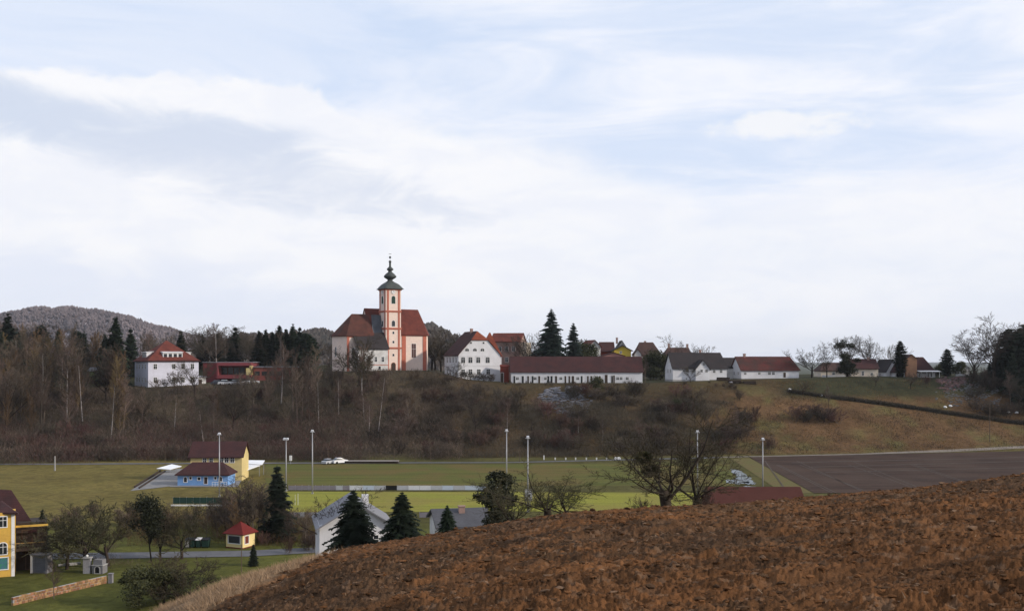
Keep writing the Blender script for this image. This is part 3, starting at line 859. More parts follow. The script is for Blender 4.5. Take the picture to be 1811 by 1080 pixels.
def tree(kind, px, D, h, label, group=None, var=None, wide=1.0, rz=None, z=None, dy=0.0):
    lst = SPEC[kind]; i = random.randrange(len(lst)) if var is None else var % len(lst)
    trm, crm = lst[i]
    if crm.name not in MH: MH[crm.name] = measure(crm)
    x = W(px, D); zz = H1(x, D) if z is None else z
    root = thing(NAMES[kind], label, CATS[kind], (x, D, zz - .05), random.uniform(0, 6.28) if rz is None else rz, group)
    s = h / MH[crm.name]
    root.scale = (s * wide, s * wide, s)
    mkobj('trunk' if CATS[kind] == 'tree' else 'stem', trm, root, kind=None if CATS[kind] == 'tree' else 'stuff'); mkobj('crown' if CATS[kind] == 'tree' else 'foliage' if kind == 'evergreen' else 'branches', crm, root)
    return root
def tree_py(kind, px, D, py_top, label, group=None, **k):
    x = W(px, D); z0 = k.get('z') if k.get('z') is not None else H1(x, D)
    return tree(kind, px, D, Z(py_top, D) - z0, label, group, **k)

# ================================================================ buildings
_wc = {}
def window_meshes(w, h, arch, fm, pm, bar, fw=.10):
    key = (round(w, 2), round(h, 2), arch, fm.name, pm.name, bar)
    if key in _wc: return _wc[key]
    n = 8
    def prof(w, h):
        if not arch: return [(-w / 2, -h / 2), (w / 2, -h / 2), (w / 2, h / 2), (-w / 2, h / 2)]
        r = w / 2; zc = h / 2 - r * arch
        return [(-w / 2, -h / 2), (w / 2, -h / 2)] + [(math.cos(math.pi * i / n) * r, zc + math.sin(math.pi * i / n) * r * arch) for i in range(n + 1)]
    o = prof(w + 2 * fw, h + 2 * fw); q = prof(w, h); m = len(o)
    fr = MB()
    V = [(x, -.06, z) for x, z in o] + [(x, -.06, z) for x, z in q] + [(x, .04, z) for x, z in o] + [(x, .04, z) for x, z in q]
    fs = []
    for i in range(m):
        j = (i + 1) % m
        fs += [(i, j, m + j, m + i), (2 * m + i, i, 0 + i, 2 * m + i)] if False else [(i, j, m + j, m + i), (i, 2 * m + i, 2 * m + j, j), (m + i, m + j, 3 * m + j, 3 * m + i)]
    fr.add(V, fs)
    if bar:
        fr.box(-.025, .025, -.055, -.02, -h / 2, h / 2 - (.02 if arch else 0))
        fr.box(-w / 2, -.03, -.055, -.02, h * .12, h * .12 + .05); fr.box(.03, w / 2, -.055, -.02, h * .12, h * .12 + .05)
    pn = MB().add([(x, -.015, z) for x, z in q], [tuple(range(m))])
    _wc[key] = (fr.mesh('window', fm), pn.mesh('pane', pm))
    return _wc[key]
def window(root, x, z, w, h, y=0.0, rz=0.0, arch=0, fm=None, bar=True, name='window', pm=None, fw=.10, pane='pane'):
    f, p = window_meshes(w, h, arch, fm or M_frame, pm or M_glass, bar, fw)
    o = mkobj(name, f, root, (x, y, z), rz); mkobj(pane, p, o)
    return o
def door(root, x, z, w, h, y=0.0, rz=0.0, m=None, arch=0, fm=None):
    return window(root, x, z, w, h, y, rz, arch, fm or M_frame, False, 'door', m or M_door, .08, 'door_leaf')

def roof_pts(x0, x1, y0, y1, ze, zr, axis, h0, h1):
    if axis == 'x':
        ym = (y0 + y1) / 2
        V = [(x0, y0, ze), (x1, y0, ze), (x1, y1, ze), (x0, y1, ze), (x0 + h0, ym, zr), (x1 - h1, ym, zr)]
        Fs = [(0, 1, 5, 4), (2, 3, 4, 5)]
        if h0: Fs.append((3, 0, 4))
        if h1: Fs.append((1, 2, 5))
    else:
        xm = (x0 + x1) / 2
        V = [(x0, y0, ze), (x1, y0, ze), (x1, y1, ze), (x0, y1, ze), (xm, y0 + h0, zr), (xm, y1 - h1, zr)]
        Fs = [(1, 2, 5, 4), (3, 0, 4, 5)]
        if h0: Fs.append((0, 1, 4))
        if h1: Fs.append((2, 3, 5))
    return V, Fs

def house(name, label, cat, pxl, pxr, D, pyb, pye, pyr, depth, wall, roof, rot=0.0, axis='x', hip=(0, 0), ov=.45, wins=(), lwins=(), doors=(), chim=(), group=None, frame=None, bar=True, plinth=None):
    k = D / F; cr = math.cos(R(rot)) - (pxl - CX) / F * math.sin(R(rot))
    w = (pxr - pxl) * k / cr; he = (pyb - pye) * k; hr = (pyb - pyr) * k
    root = thing(name, label, cat, (W(pxl, D), D, Z(pyb, D)), R(rot), group)
    mb = MB()
    mb.box(0, w, 0, depth, -2.0, he)
    if axis == 'x':
        if not hip[0]: mb.xprism([(0, he), (depth, he), (depth / 2, hr - .05)], 0, .2)
        if not hip[1]: mb.xprism([(0, he), (depth, he), (depth / 2, hr - .05)], w - .2, w)
    else:
        if not hip[0]: mb.yprism([(0, he), (w, he), (w / 2, hr - .05)], 0, .2)
        if not hip[1]: mb.yprism([(0, he), (w, he), (w / 2, hr - .05)], depth - .2, depth)
    mb.obj('wall', wall, root)
    # overhang keeps the roof plane through the wall top
    half = (depth if axis == 'x' else w) / 2
    drop = ov * (hr - he) / half
    V, Fs = roof_pts(-ov, w + ov, -ov, depth + ov, he - drop + .18, hr + .18, axis, hip[0], hip[1])
    rf = MB().shell(V, Fs, .2).obj('roof', roof, root)
    for (cx, cy, ch) in chim:
        u = (cx - pxl) * k / cr
        zc = hr - abs(cy) * (hr - he) / half
        c = MB().box(-.35, .35, -.3, .3, -1.0, ch).box(-.42, .42, -.37, .37, ch, ch + .12)
        c.obj('chimney', M_pinkbr, rf, (u, depth / 2 + cy, zc))
    for wv in wins:
        px, py, ww, hh = wv[:4]; ar = wv[4] if len(wv) > 4 else 0
        window(root, (px - pxl) * k / cr, (pyb - py) * k, ww * k / cr, hh * k, 0, 0, ar, frame, bar)
    for (v, py, ww, hh) in lwins:          # left flank: v metres from the front corner
        window(root, 0, (pyb - py) * k, ww, hh, v, R(-90), 0, frame, bar)
        root.children[-1].location = (0, v, (pyb - py) * k)
    for (px, py, ww, hh) in doors:
        door(root, (px - pxl) * k / cr, (pyb - py) * k, ww * k / cr, hh * k)
    if plinth:
        MB().box(-.04, w + .04, -.05, depth + .04, -1.9, plinth).obj('plinth', M_conc, root)
    root['w'] = w; root['he'] = he; root['hr'] = hr
    return root, rf, w, he, hr, k, cr

def poly_house_roof(root, V, Fs, m, name='roof', t=.2):
    return MB().shell(V, Fs, t).obj(name, m, root)

# ---------------------------------------------------------------- the church
def build_church():
    D = 320.0; k = D / F; th = R(31)
    base = 655.0
    root = thing('church', 'baroque church with cream walls, red pilasters and an onion-domed tower', 'church', (W(682.4, D), D, Z(base, D)), th)
    hz = lambda py: (base - py) * k
    # ---- tower
    Wt = 5.3
    tow = MB().box(0, Wt, 0, Wt, -2, hz(509.5)).obj('tower', M_churchw, root)
    tr = MB()
    p = .10; pw = .62
    for (a, b) in ((0, 0), (Wt, 0), (Wt, Wt), (0, Wt)):      # corner pilasters, set inwards from each edge
        sx = 1 if a == 0 else -1; sy = 1 if b == 0 else -1
        x0, x1 = sorted((a + sx * .42, a + sx * (.42 + pw))); yb = b - sy * p
        y0, y1 = sorted((yb, b + sy * .1))
        tr.box(x0, x1, y0, y1, -1.5, hz(512.5))
        y0, y1 = sorted((b + sy * .42, b + sy * (.42 + pw))); xb = a - sx * p
        x0, x1 = sorted((xb, a + sx * .1))
        tr.box(x0, x1, y0, y1, -1.5, hz(512.5))
    tr.obj('pilaster', M_churchr, tow)
    for py in (549.5, 580.0, 614.5):
        MB().box(-.22, Wt + .22, -.22, Wt + .22, hz(py) - .16, hz(py) + .16).box(-.12, Wt + .12, -.12, Wt + .12, hz(py) - .42, hz(py) - .16).obj('cornice', M_churchr, tow)
    MB().box(-.25, Wt + .25, -.25, Wt + .25, hz(512.5), hz(510.5)).obj('cornice', M_churchr, tow)
    for (rz, xx, yy2) in ((0, Wt / 2, 0), (R(-90), 0, Wt / 2), (R(90), Wt, Wt / 2)):
        window(tow, xx, hz(529.5), 1.35, 2.5, yy2, rz, 1, M_frame, False, pm=M_dgreen)
        o = window(tow, xx, hz(571.5), 1.15, 1.9, yy2, rz, 1, M_frame, False, pm=M_glass)
        for py in (588, 604.5, 627.5):
            window(tow, xx, hz(py), .62, .75, yy2, rz, 0, M_frame, False, pm=M_glass, fw=.06)
        # clock face, a flat ring with two hands
        c = MB(); n = 20
        c.lathe([(0.001, -.05), (.72, -.05), (.72, .05), (0.001, .05)], n)
        c.v = [(x, z2, y2) for x, y2, z2 in c.v]
        c.f = [tuple(reversed(f)) for f in c.f]
        clk = c.obj('clock_face', M_frame, tow, (xx, yy2, hz(515.6)), rz)
        clk.location = Vector((xx, yy2, hz(515.6))) + Matrix.Rotation(rz, 3, 'Z') @ Vector((0, -.10, 0))
        hd = MB(); hd.box(-.04, .04, -.08, -.06, -.05, .5); hd.box(0, .36, -.085, -.065, -.03, .05)
        hd.obj('clock_hands', M_black, clk); hd = MB()
        for q in range(12):
            a = q * math.pi / 6; hd.box(math.cos(a) * .6 - .04, math.cos(a) * .6 + .04, -.08, -.06, math.sin(a) * .6 - .04, math.sin(a) * .6 + .04)
        hd.obj('hour_marks', M_black, clk, kind='stuff')
    door(tow, Wt / 2, 1.25, 1.5, 2.6, 0, 0, M_door, 1, M_churchr)
    # ---- tower roof: square bell-shaped skirt turning octagonal, then the onion and the lantern
    cx = Wt / 2
    def ringpts(r, z, sq):
        pts = []
        for i in range(24):
            a = 2 * math.pi * i / 24 + math.pi / 24 * 0
            m = max(abs(math.cos(a)), abs(math.sin(a)))
            rr = r / (1 * (1 - sq) + m * sq)
            pts.append((cx + rr * math.cos(a), cx + rr * math.sin(a), z))
        return pts
    prof = [(3.25, 510.8, 1), (3.38, 510.0, 1), (3.12, 508.6, 1), (3.0, 507.2, .95), (2.85, 505.2, .85), (2.6, 502.8, .75), (2.2, 500.4, .6), (1.65, 498.2, .4), (1.15, 496.4, .2), (.85, 494.8, 0), (.78, 493.6, 0),
            (1.05, 492.0, 0), (1.6, 490.4, 0), (2.0, 488.4, 0), (2.05, 487.0, 0), (1.85, 485.2, 0), (1.35, 482.4, 0), (.85, 480.2, 0), (.62, 478.8, 0),
            (.55, 477.5, 0), (.80, 476.5, 0), (1.08, 475.0, 0), (1.05, 473.6, 0), (.75, 471.8, 0), (.42, 470.2, 0), (.34, 468.5, 0), (.33, 462.5, 0), (.45, 461.2, 0), (.42, 459.6, 0), (.12, 458.4, 0)]
    V = []; Fs = []
    for r, py, sq in prof: V += ringpts(r, hz(py), sq)
    for q in range(len(prof) - 1):
        for i in range(24):
            j = (i + 1) % 24; Fs.append((q * 24 + i, q * 24 + j, (q + 1) * 24 + j, (q + 1) * 24 + i))
    Fs.append(tuple(range(23, -1, -1))); Fs.append(tuple(range((len(prof) - 1) * 24, len(prof) * 24)))
    MB().add(V, Fs).obj('onion_dome', M_slate, tow, smooth=True)
    MB().tube((cx, cx, hz(458.6)), (cx, cx, hz(450)), .05, .04, 6).box(cx - .45, cx + .45, cx - .05, cx + .05, hz(452.4) + .95, hz(452.4) + 1.08).ball((cx, cx, hz(453.0)), .38, 10).obj('spire_cross', M_slate, tow)
    # ---- nave and chancel on the right with a polygonal end
    v0, v1 = 3.0, 13.0
    ch = [(-3.9, v0), (16.0, v0), (17.5, v0 + 2.2), (17.5, v1 - 2.2), (16.0, v1), (-3.9, v1)]
    he = hz(589.0); hr = hz(543.5)
    nv = MB().prism(ch, -2, he)
    nv.xprism([(v0, he), (v1, he), ((v0 + v1) / 2, hr - .1)], -3.9, -3.6)
    nave = nv.obj('nave', M_churchw, root)
    o = .45
    V = [(-4.2, v0 - o, he - .3), (16.2, v0 - o, he - .3), (18.0, v0 + 2.0, he - .3), (18.0, v1 - 2.0, he - .3), (16.2, v1 + o, he - .3), (-4.2, v1 + o, he - .3), (-4.2, 8, hr), (15.2, 8, hr)]
    MB().shell(V, [(0, 1, 7, 6), (1, 2, 7), (2, 3, 7), (3, 4, 7), (4, 5, 6, 7)], .25).obj('roof', M_roofred, nave)
    MB().box(5.6, 16.05, v0 - .10, v0 - .0, he - .75, he - .35).obj('cornice', M_churchr, nave)
    for (a, b) in ((7.0, 8.4), (14.6, 15.9)):
        MB().box(a, b, v0 - .14, v0 - .002, -1.5, he - .75).obj('pilaster', M_churchr, nave)
    for u in (5.9, 11.3):
        window(nave, u, hz(619.5), 1.55, 4.6, v0, 0, 0, M_frame, True, pm=mat('red_brown_glass', (.07, .03, .028), .4, .1, 1))
    door(nave, 6.0, 1.25, 1.1, 2.5, v0, 0, M_door)
    # ---- lower west part
    he2 = hz(592); hr2 = hz(554.5); a0, a1 = 1.0, 12.5; ul = -14.4
    wp = [(ul + 1.4, a0), (-3.9, a0), (-3.9, a1), (ul + 1.4, a1), (ul, a1 - 2.6), (ul, a0 + 2.6)]
    wing = MB().prism(wp, -2, he2).obj('west_wing', M_churchw, root)
    V = [(ul + 1.2, a0 - o, he2 - .3), (-3.6, a0 - o, he2 - .3), (-3.6, a1 + o, he2 - .3), (ul + 1.2, a1 + o, he2 - .3), (ul - o, a1 - 2.4, he2 - .3), (ul - o, a0 + 2.4, he2 - .3), (-9.0, 6.75, hr2), (-3.6, 6.75, hr2)]
    MB().shell(V, [(0, 1, 7, 6), (2, 3, 6, 7), (3, 4, 6), (4, 5, 6), (5, 0, 6)], .25).obj('roof', mat('red_brown_tiles', (.105, .040, .030), .85, .4, .4, (.055, .028, .024), .05, 6, stripes=1.6), wing)
    MB().box(ul + 1.5, ul + 2.3, a0 - .12, a0 - .002, -1.5, he2 - .5).obj('pilaster', M_churchr, wing)
    MB().box(-6.0, -5.2, a0 - .12, a0 - .002, -1.5, he2 - .5).obj('pilaster', M_churchr, wing)
    MB().box(ul + 1.4, -3.9, a0 - .10, a0 - .0, he2 - .9, he2 - .5).obj('cornice', M_churchr, wing)
    window(wing, -10.6, 5.6, 1.2, 3.4, a0, 0, 1, M_frame, True)
    window(wing, ul, 6.0, 1.1, 3.2, 6.7, R(-90), 1, M_frame, True)
    # ---- low annex in front with a catslide roof, its roof meeting the tower
    he3 = hz(615.5)
    ax = MB().box(-10.5, -.4, -2.6, 1.0 - .01, -2, he3).obj('annex', M_whiteold, root)
    MB().shell([(-10.9, -3.1, he3 - .2), (-.03, -3.1, he3 - .2), (-.03, 1.4, he2 + .8), (-10.9, 1.4, he2 + .2)], [(0, 1, 2, 3)], .22).obj('roof', M_roofdark, ax)
    MB().shell([(-3.4, 2.6, he2 + 0.0), (-.03, 2.4, he2 + 0.0), (-.03, 4.0, hz(556)), (-3.4, 4.0, hz(556))], [(0, 1, 2, 3)], .3).obj('roof', M_shingle, ax)
    MB().box(-3.55, -.03, 2.75, 3.0, 1, he2 - .1).obj('wall', M_churchw, ax)
    for u in (-9.3, -7.0, -4.6, -2.2): window(ax, u, 3.6, .9, 1.6, -2.6, 0, 0, M_frame, True)
    for u in (-8.4, -3.3): window(ax, u, .9, .8, 1.0, -2.6, 0, 0, M_frame, False)
    MB().box(-10.5, -.4, -2.68, -2.602, 1.75, 1.95).obj('cornice', M_churchr, ax)
build_church()

# retaining wall below the church
def stone_course_wall(name, label, pts, h, bs, m, cat='wall', rows=3, D0=None, capm=None):
    """wall of individual stones on a core, following points (x,y,z)"""
    root = thing(name, label, cat, pts[0])
    core = MB(); o = Vector(pts[0]); rnd = random.Random(3)
    st = MB().box(-bs / 2 * .94, bs / 2 * .94, -.17, .17, 0, h / rows * .92)
    sm = st.mesh('stone', m)
    for i in range(len(pts) - 1):
        a, b = Vector(pts[i]), Vector(pts[i + 1]); d = b - a; L = d.length; ang = math.atan2(d.y, d.x)
        c = MB().box(0, math.hypot(d.x, d.y), -.13, .13, -.8, h - .03)
        q = c.obj('core', M_conc, root, a - o, ang)
        q.rotation_euler = (0, -math.asin(d.z / L), ang)
        n = max(1, int(L / bs))
        for r in range(rows):
            for j in range(n):
                t = (j + .5 + (.25 if r % 2 else -.25) * (1 if n > 1 else 0)) / n
                p = a.lerp(b, max(.02, min(.98, t))) - o
                s = mkobj('stone', sm, root, (p.x, p.y, p.z + r * h / rows + rnd.uniform(-.01, .01)), ang + rnd.uniform(-.05, .05))
                s.scale = (rnd.uniform(.88, 1.04), rnd.uniform(.9, 1.15), rnd.uniform(.88, 1.03))
    return root

# ---------------------------------------------------------------- village left of the church
def build_left_house():
    r, rf, w, he, hr, k, cr = house('villa', 'white two-storey villa with red pyramid roof left of the red school', 'house', 262, 354, 300, 685, 636.5, 602, 13.5,
        M_white_shade, M_roofred, 37, 'x', (8.0, 8.0), .5,
        wins=[(px, py, 6.0, 9.0) for py in (648, 672) for px in (274.7, 308, 325, 342.5)],
        lwins=[(v, py, .9, 1.4) for py in (648, 672) for v in (2.5, 5.5, 8.5, 11)], chim=[(310, 1.5, 1.3)])
    def dormer(x, y, rz, wd, z):
        d = MB().box(-wd / 2, wd / 2, 0, 3.4, 0, 2.0).obj('dormer', M_white, rf, (x, y, z), rz)
        MB().shell([(-wd / 2 - .2, -.25, 2.1), (wd / 2 + .2, -.25, 2.1), (wd / 2 + .2, 3.8, 2.45), (-wd / 2 - .2, 3.8, 2.45)], [(0, 1, 2, 3)], .15).obj('dormer_roof', M_white, rf, (x, y, z), rz)
        for i in range(4 if wd > 4 else 2):
            n = 4 if wd > 4 else 2
            xx = -wd / 2 + wd * (i + .5) / n
            off = Matrix.Rotation(rz, 3, 'Z') @ Vector((xx, 0, 1.05))
            window(rf, x + off.x, z + off.z, wd / n - .45, 1.1, y + off.y, rz, bar=False)
    zd = he + .35
    dormer(w * .50, .9, 0, 6.0, zd)
    dormer(.9, 6.7, R(-90), 4.2, zd)
    dormer(w - .9, 6.7, R(90), 4.2, zd)
    MB().box(-.5, w + .5, -.62, -.5, he - .35, he - .12).obj('gutter', M_roofmar, r)
    # small entrance annex to the right
    MB().box(w + .02, w + 3.4, 3, 8, -2, 3.0).obj('porch', M_whiteold, r)
    MB().shell([(w, 2.6, 3.05), (w + 3.8, 2.6, 3.05), (w + 3.8, 8.4, 3.3), (w, 8.4, 3.3)], [(0, 1, 2, 3)], .15).obj('porch_roof', M_roofgrey, r)
    door(r, w + 1.6, 1.1, 1.1, 2.2, 3.0)
build_left_house()

def build_school():
    D = 318; k = D / F; base = 680
    r = thing('school', 'modern red school building with a framed glass front beside the white villa', 'school', (W(357, D), D, Z(base, D)), R(2))
    w = 86 * k; h = (base - 641.5) * k
    MB().box(0, w * .36, 1.5, 12, -2, h).box(w * .36 + .01, w, 3.4, 12, -2, h - .1).obj('wall', M_schoolred, r)
    # projecting frame on the right part: slab above, slab below, cheek on each side
    MB().box(w * .30, w, 0, 3.4, h - .9, h + .1).box(w * .30, w, 0, 3.4, 2.0, 3.1).box(w * .30, w * .33, 0.02, 3.4, 3.1, h - .9).obj('facade_frame', mat('red_frame', (.20, .050, .058), .7, .1, 1), r)
    MB().box(w * .97, w, .02, 3.4, 3.1, h - .9).box(w * .90, w * 1.0, -.02, 3.3, 3.12, 5.3).obj('side_panel', M_yellow, r)
    for i in range(5):
        window(r, w * (.41 + .12 * i), 4.4, w * .10, 2.1, 3.4, 0, 0, M_framebr, False)
    for i in range(4):
        window(r, w * (.42 + .13 * i), .9, w * .10, 1.5, 3.4, 0, 0, M_framebr, False)
    MB().box(-.3, w + .3, 1.2, 12.3, h + .11, h + .3).obj('roof', M_roofgrey, r)
    r2 = thing('hall', 'low red-brown hall with flat roof standing between the school and the church', 'hall', (W(444, D), D + 3, Z(678, D + 3)), R(-2))
    w2 = 66 * k
    MB().box(0, w2, 0, 10, -2, 5.2).obj('wall', mat('rusty_panels', (.26, .085, .07), .85, .2, .6), r2)
    MB().box(-.3, w2 + .3, -.3, 10.3, 5.21, 5.5).obj('roof', M_roofgrey, r2)
    for i in range(5): window(r2, w2 * (.1 + .2 * i), 3.3, 1.6, 1.2, 0, 0, 0, M_framebr, False)
build_school()
house('garden_shed', 'small pale green shed half hidden in the wood left of the villa', 'shed', 158, 175, 300, 686, 655, 650, 4, mat('pale_green_boards', (.17, .21, .10), .9, .2, 1), M_roofgrey, 0, 'x')

# ---------------------------------------------------------------- cars
_car = {}
def car(px, D, rz, m, label, L=4.2, group=None, py=None, gap=None):
    if m.name not in _car:
        body = MB(); 
        pr = [(-2.1, .25), (2.1, .25), (2.12, .62), (2.0, .86), (1.15, .98), (-1.75, .98), (-2.1, .85)]
        body.yprism(pr, -.85, .85)
        cab = MB()
        cab.add([(1.15, -.80, .98), (.35, -.66, 1.44), (-1.15, -.66, 1.46), (-1.78, -.78, .98), (1.15, .80, .98), (.35, .66, 1.44), (-1.15, .66, 1.46), (-1.78, .78, .98)],
                [(0, 3, 2, 1), (4, 5, 6, 7), (0, 1, 5, 4), (2, 3, 7, 6)])
        rf = MB().add([(.38, -.68, 1.44), (-1.18, -.68, 1.46), (-1.18, .68, 1.46), (.38, .68, 1.44), (.33, -.6, 1.5), (-1.1, -.6, 1.52), (-1.1, .6, 1.52), (.33, .6, 1.5)],
                      [(0, 1, 2, 3)[::-1], (4, 7, 6, 5)[::-1], (0, 4, 5, 1), (1, 5, 6, 2), (2, 6, 7, 3), (3, 7, 4, 0)])
        wh = MB(); wh.lathe([(.12, -.1), (.31, -.1), (.33, 0), (.31, .1), (.12, .1)], 14); wh.v = [(x, z, y) for x, y, z in wh.v]
        hl = MB().box(2.0, 2.13, -.14, .14, .60, .76)
        _car[m.name] = (body.mesh('body', m), cab.mesh('windows', M_glass), rf.mesh('car_roof', m), wh.mesh('wheel', M_black, True), hl.mesh('headlight', M_frame))
    b, c, rr, wh, hl = _car[m.name]
    x = W(px, D); z = H1(x, D) if py is None else Z(py, D)
    root = thing('parked_car', label, 'car', (x, D, z + .02), rz, group)
    root.scale = (L / 4.2,) * 3
    mkobj('body', b, root); mkobj('windows', c, root); mkobj('car_roof', rr, root)
    for sx in (1.3, -1.3):
        for sy in (.8, -.8): mkobj('wheel', wh, root, (sx, sy, .33))
    for sy in (.6, -.6): mkobj('headlight', hl, root, (0, sy, 0))
    return root
for px, D, m, lab, rz in ((386, 303, M_card, 'dark parked car nearest the white villa, below the school', .1), (399, 302, M_carw, 'first white car parked below the school, next to the dark one', 0),
                          (414, 302, M_carg, 'silver car parked below the middle of the school front', 3.1), (426, 303, M_carw, 'white car parked below the yellow end of the school', .1),
                          (446, 304, M_carw, 'white car parked alone at the right end of the school row', .2)):
    car(px, D, rz, m, lab, 4.3, 'cars parked below the school')

# ---------------------------------------------------------------- presbytery (white gabled house right of the church)
def build_rectory():
    D = 312; k = D / F; th = R(22); cr = math.cos(th) + .053 * math.sin(th); base = 677
    r = thing('rectory', 'white baroque house with half-hipped gable and arched windows right of the church', 'house', (W(811, D), D, Z(base, D)), th)
    w = 75 * k / cr; d = 14.0; he = (base - 627) * k; hr = (base - 585.5) * k; hc = (base - 600.6) * k
    sl = (hr - he) / (w / 2); xc = (hc - he) / sl
    mb = MB(); mb.box(0, w, 0, d, -2, he)
    mb.yprism([(0, he), (w, he), (w - xc, hc), (xc, hc)], 0, .25)
    mb.yprism([(0, he), (w, he), (w / 2, hr - .1)], d - .25, d)
    mb.obj('wall', M_white, r)
    o = .4
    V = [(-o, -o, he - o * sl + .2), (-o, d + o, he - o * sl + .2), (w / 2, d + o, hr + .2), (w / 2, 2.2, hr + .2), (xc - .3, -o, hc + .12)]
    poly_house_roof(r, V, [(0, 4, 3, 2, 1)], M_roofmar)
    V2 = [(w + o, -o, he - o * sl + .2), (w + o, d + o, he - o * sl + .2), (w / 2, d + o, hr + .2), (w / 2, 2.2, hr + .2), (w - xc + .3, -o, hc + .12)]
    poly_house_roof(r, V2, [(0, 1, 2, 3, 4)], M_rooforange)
    rf = poly_house_roof(r, [(xc - .3, -o, hc + .12), (w - xc + .3, -o, hc + .12), (w / 2, 2.2, hr + .2)], [(0, 1, 2)], M_rooforange)
    MB().box(-.4, .4, -.4, .4, -1, 1.2).obj('chimney', M_pinkbr, rf, (w / 2 - .4, 6.5, hr - .1))
    U = lambda px: (px - 811) * k / cr
    Zz = lambda py: (base - py) * k
    for px in (819, 832, 846, 863): window(r, U(px), Zz(636.5), 1.35, 1.75, 0, 0, .35, M_frame)
    for px in (819, 832, 847, 864): window(r, U(px), Zz(657.5), 1.2, 1.6, 0, 0, 0, M_frame)
    for px in (826, 840, 853.5): window(r, U(px), Zz(618), 1.25, .95, 0, 0, .8, M_frame)
    for px in (833, 855.5): window(r, U(px), Zz(605.8), .6, .55, 0, 0, 0, M_frame, False)
    for v in (2.2, 5.2, 8.2, 11.2):
        for py in (636.5, 657.5): window(r, 0, Zz(py), 1.1, 1.6, v, R(-90), 0, M_frame)
    MB().box(-.06, w + .06, -.08, 0 - .001, Zz(646) - .1, Zz(646) + .1).obj('string_course', M_white, r)
    for px in (819, 832, 846, 863):
        MB().box(-.85, .85, -.16, -.001, 0, .14).obj('window_hood', M_white, r, (U(px), 0, Zz(636.5) + 1.15))
    # rear wing with an orange hipped roof
    house('side_wing', 'orange-roofed wing behind the right side of the white gabled house', 'house', 852, 887, 322, 674, 628, 588, 10, M_white, M_rooforange, 10, 'x', (3.5, 3.2), .3,
          wins=[(880, 640, 4, 7)])
    house('apartment_house', 'tall brownish house with red roof and cream gable behind the white gabled house', 'house', 868, 919, 352, 668, 604, 589, 11, M_pinkbr, M_roofred, -12, 'x', (0, 0), .35,
          wins=[(px, py, 5, 8) for px in (884, 896, 908) for py in (617, 636)])
    g = house('gate_tower', 'narrow dark red boarded building between gabled house and long white building', 'outbuilding', 884.5, 900, 311, 678.5, 648, 645.5, 3.5, M_brickred, M_brickred, 0, 'x', (0, 0), .12, doors=[(888, 668, 5, 18)])
build_rectory()
# cream gable end of the apartment house
_o = MB().box(0, 2.6, 0, 9, -2, 12.5)
_o.obj('stair_tower', M_cream, None, (W(918, 351), 351, Z(668, 351)), R(-12), label='pale cream stair tower at right end of the brownish house', cat='tower')

# ---------------------------------------------------------------- long white building
def build_long():
    D = 309; k = D / F
    r, rf, w, he, hr, k, cr = house('stable_range', 'very long low white building with dark maroon roof and many narrow doorways', 'building', 904, 1137, D, 678, 656.5, 631, 9, M_white, M_roofmar, 1.5, 'x', (0, 0), .35)
    U = lambda px: (px - 904) * k
    tall = [909.6, 924.5, 934, 942, 953.6, 969.4, 975.5, 983.5, 1000, 1007, 1013.4, 1029, 1040, 1046, 1061, 1083]
    for px in tall: door(r, U(px), 1.2 + .0, .55 + .25 * ((px * 7) % 1), 2.3, 0, 0, M_door if int(px) % 3 else M_glass)
    for px in (915, 946.5, 965, 992, 1022, 1093, 1099, 1110): window(r, U(px), 1.6, .85, .8)
    door(r, U(1072.5), 1.4, .9, 2.7); door(r, U(1084.8), 1.3, 1.1, 2.5)
    MB().box(-.02, w + .02, -.07, -.001, he - .45, he - .25).obj('cornice', M_frame, r)
build_long()

# houses above and behind the long building
house('red_gable_house', 'white gabled house with red lower wall behind the long white building', 'house', 1041, 1062, 360, 632, 612, 601.5, 10, M_whiteold, M_roofred, 14, 'y', (0, 0), .5, wins=[(1049, 616, 3, 4), (1055, 616, 3, 4)])
house('brown_house', 'maroon-roofed house joined behind the white gable above the long building', 'house', 1063, 1086, 366, 632, 620, 605, 8, M_brickred, M_roofmar, 0, 'x', (0, 0), .4)
house('yellow_gable_house', 'yellow house with low dark gable roof above the long white building', 'house', 1086, 1116, 356, 634, 619, 611, 8, mat('bright_yellow_plaster', (.60, .44, .07), .9, .15, .6), M_roofdark, 0, 'y', (0, 0), .7, wins=[(1098, 623, 3, 3.5)])
house('dark_gable_house', 'small dark steep-gabled house behind the yellow one', 'house', 1092, 1108, 372, 634, 615, 602.5, 8, M_whiteold, M_roofdark, 0, 'y', (0, 0), .5, chim=[(1093, 0, 1.2)], wins=[(1100, 609, 2.5, 3)])
house('pink_shed', 'low shed with pinkish walls and arched roof just above the long roof ridge', 'shed', 1066, 1104, 345, 640, 629, 623.5, 6, mat('pink_plaster', (.40, .20, .18), .9, .2, 1), M_roofmar, 0, 'y', (0, 0), .4)
house('hillside_house', 'large brown house with broad dark roof right of the yellow gable', 'house', 1126, 1168, 365, 650, 626, 605.5, 9, M_pinkbr, M_roofbrown, 0, 'x', (2.0, 2.6), .5, chim=[(1144, .5, 1.0)], wins=[(1134, 634, 4, 5), (1146, 634, 4, 5), (1158, 634, 4, 5)])
house('white_lean_house', 'small white gable seen between the yellow house and the large brown house', 'house', 1122, 1134, 352, 640, 626, 618, 6, M_whiteold, M_roofbrown, 0, 'y', (0, 0), .3)
house('far_farmhouse', 'brown-roofed farmhouse with two chimneys behind the white farmhouse', 'house', 1178, 1222, 345, 650, 628, 615, 8, M_whiteold, M_roofbrown, 0, 'x', (1.5, .5), .4, chim=[(1186, 0, 1.5), (1219, 0, 1.3)])

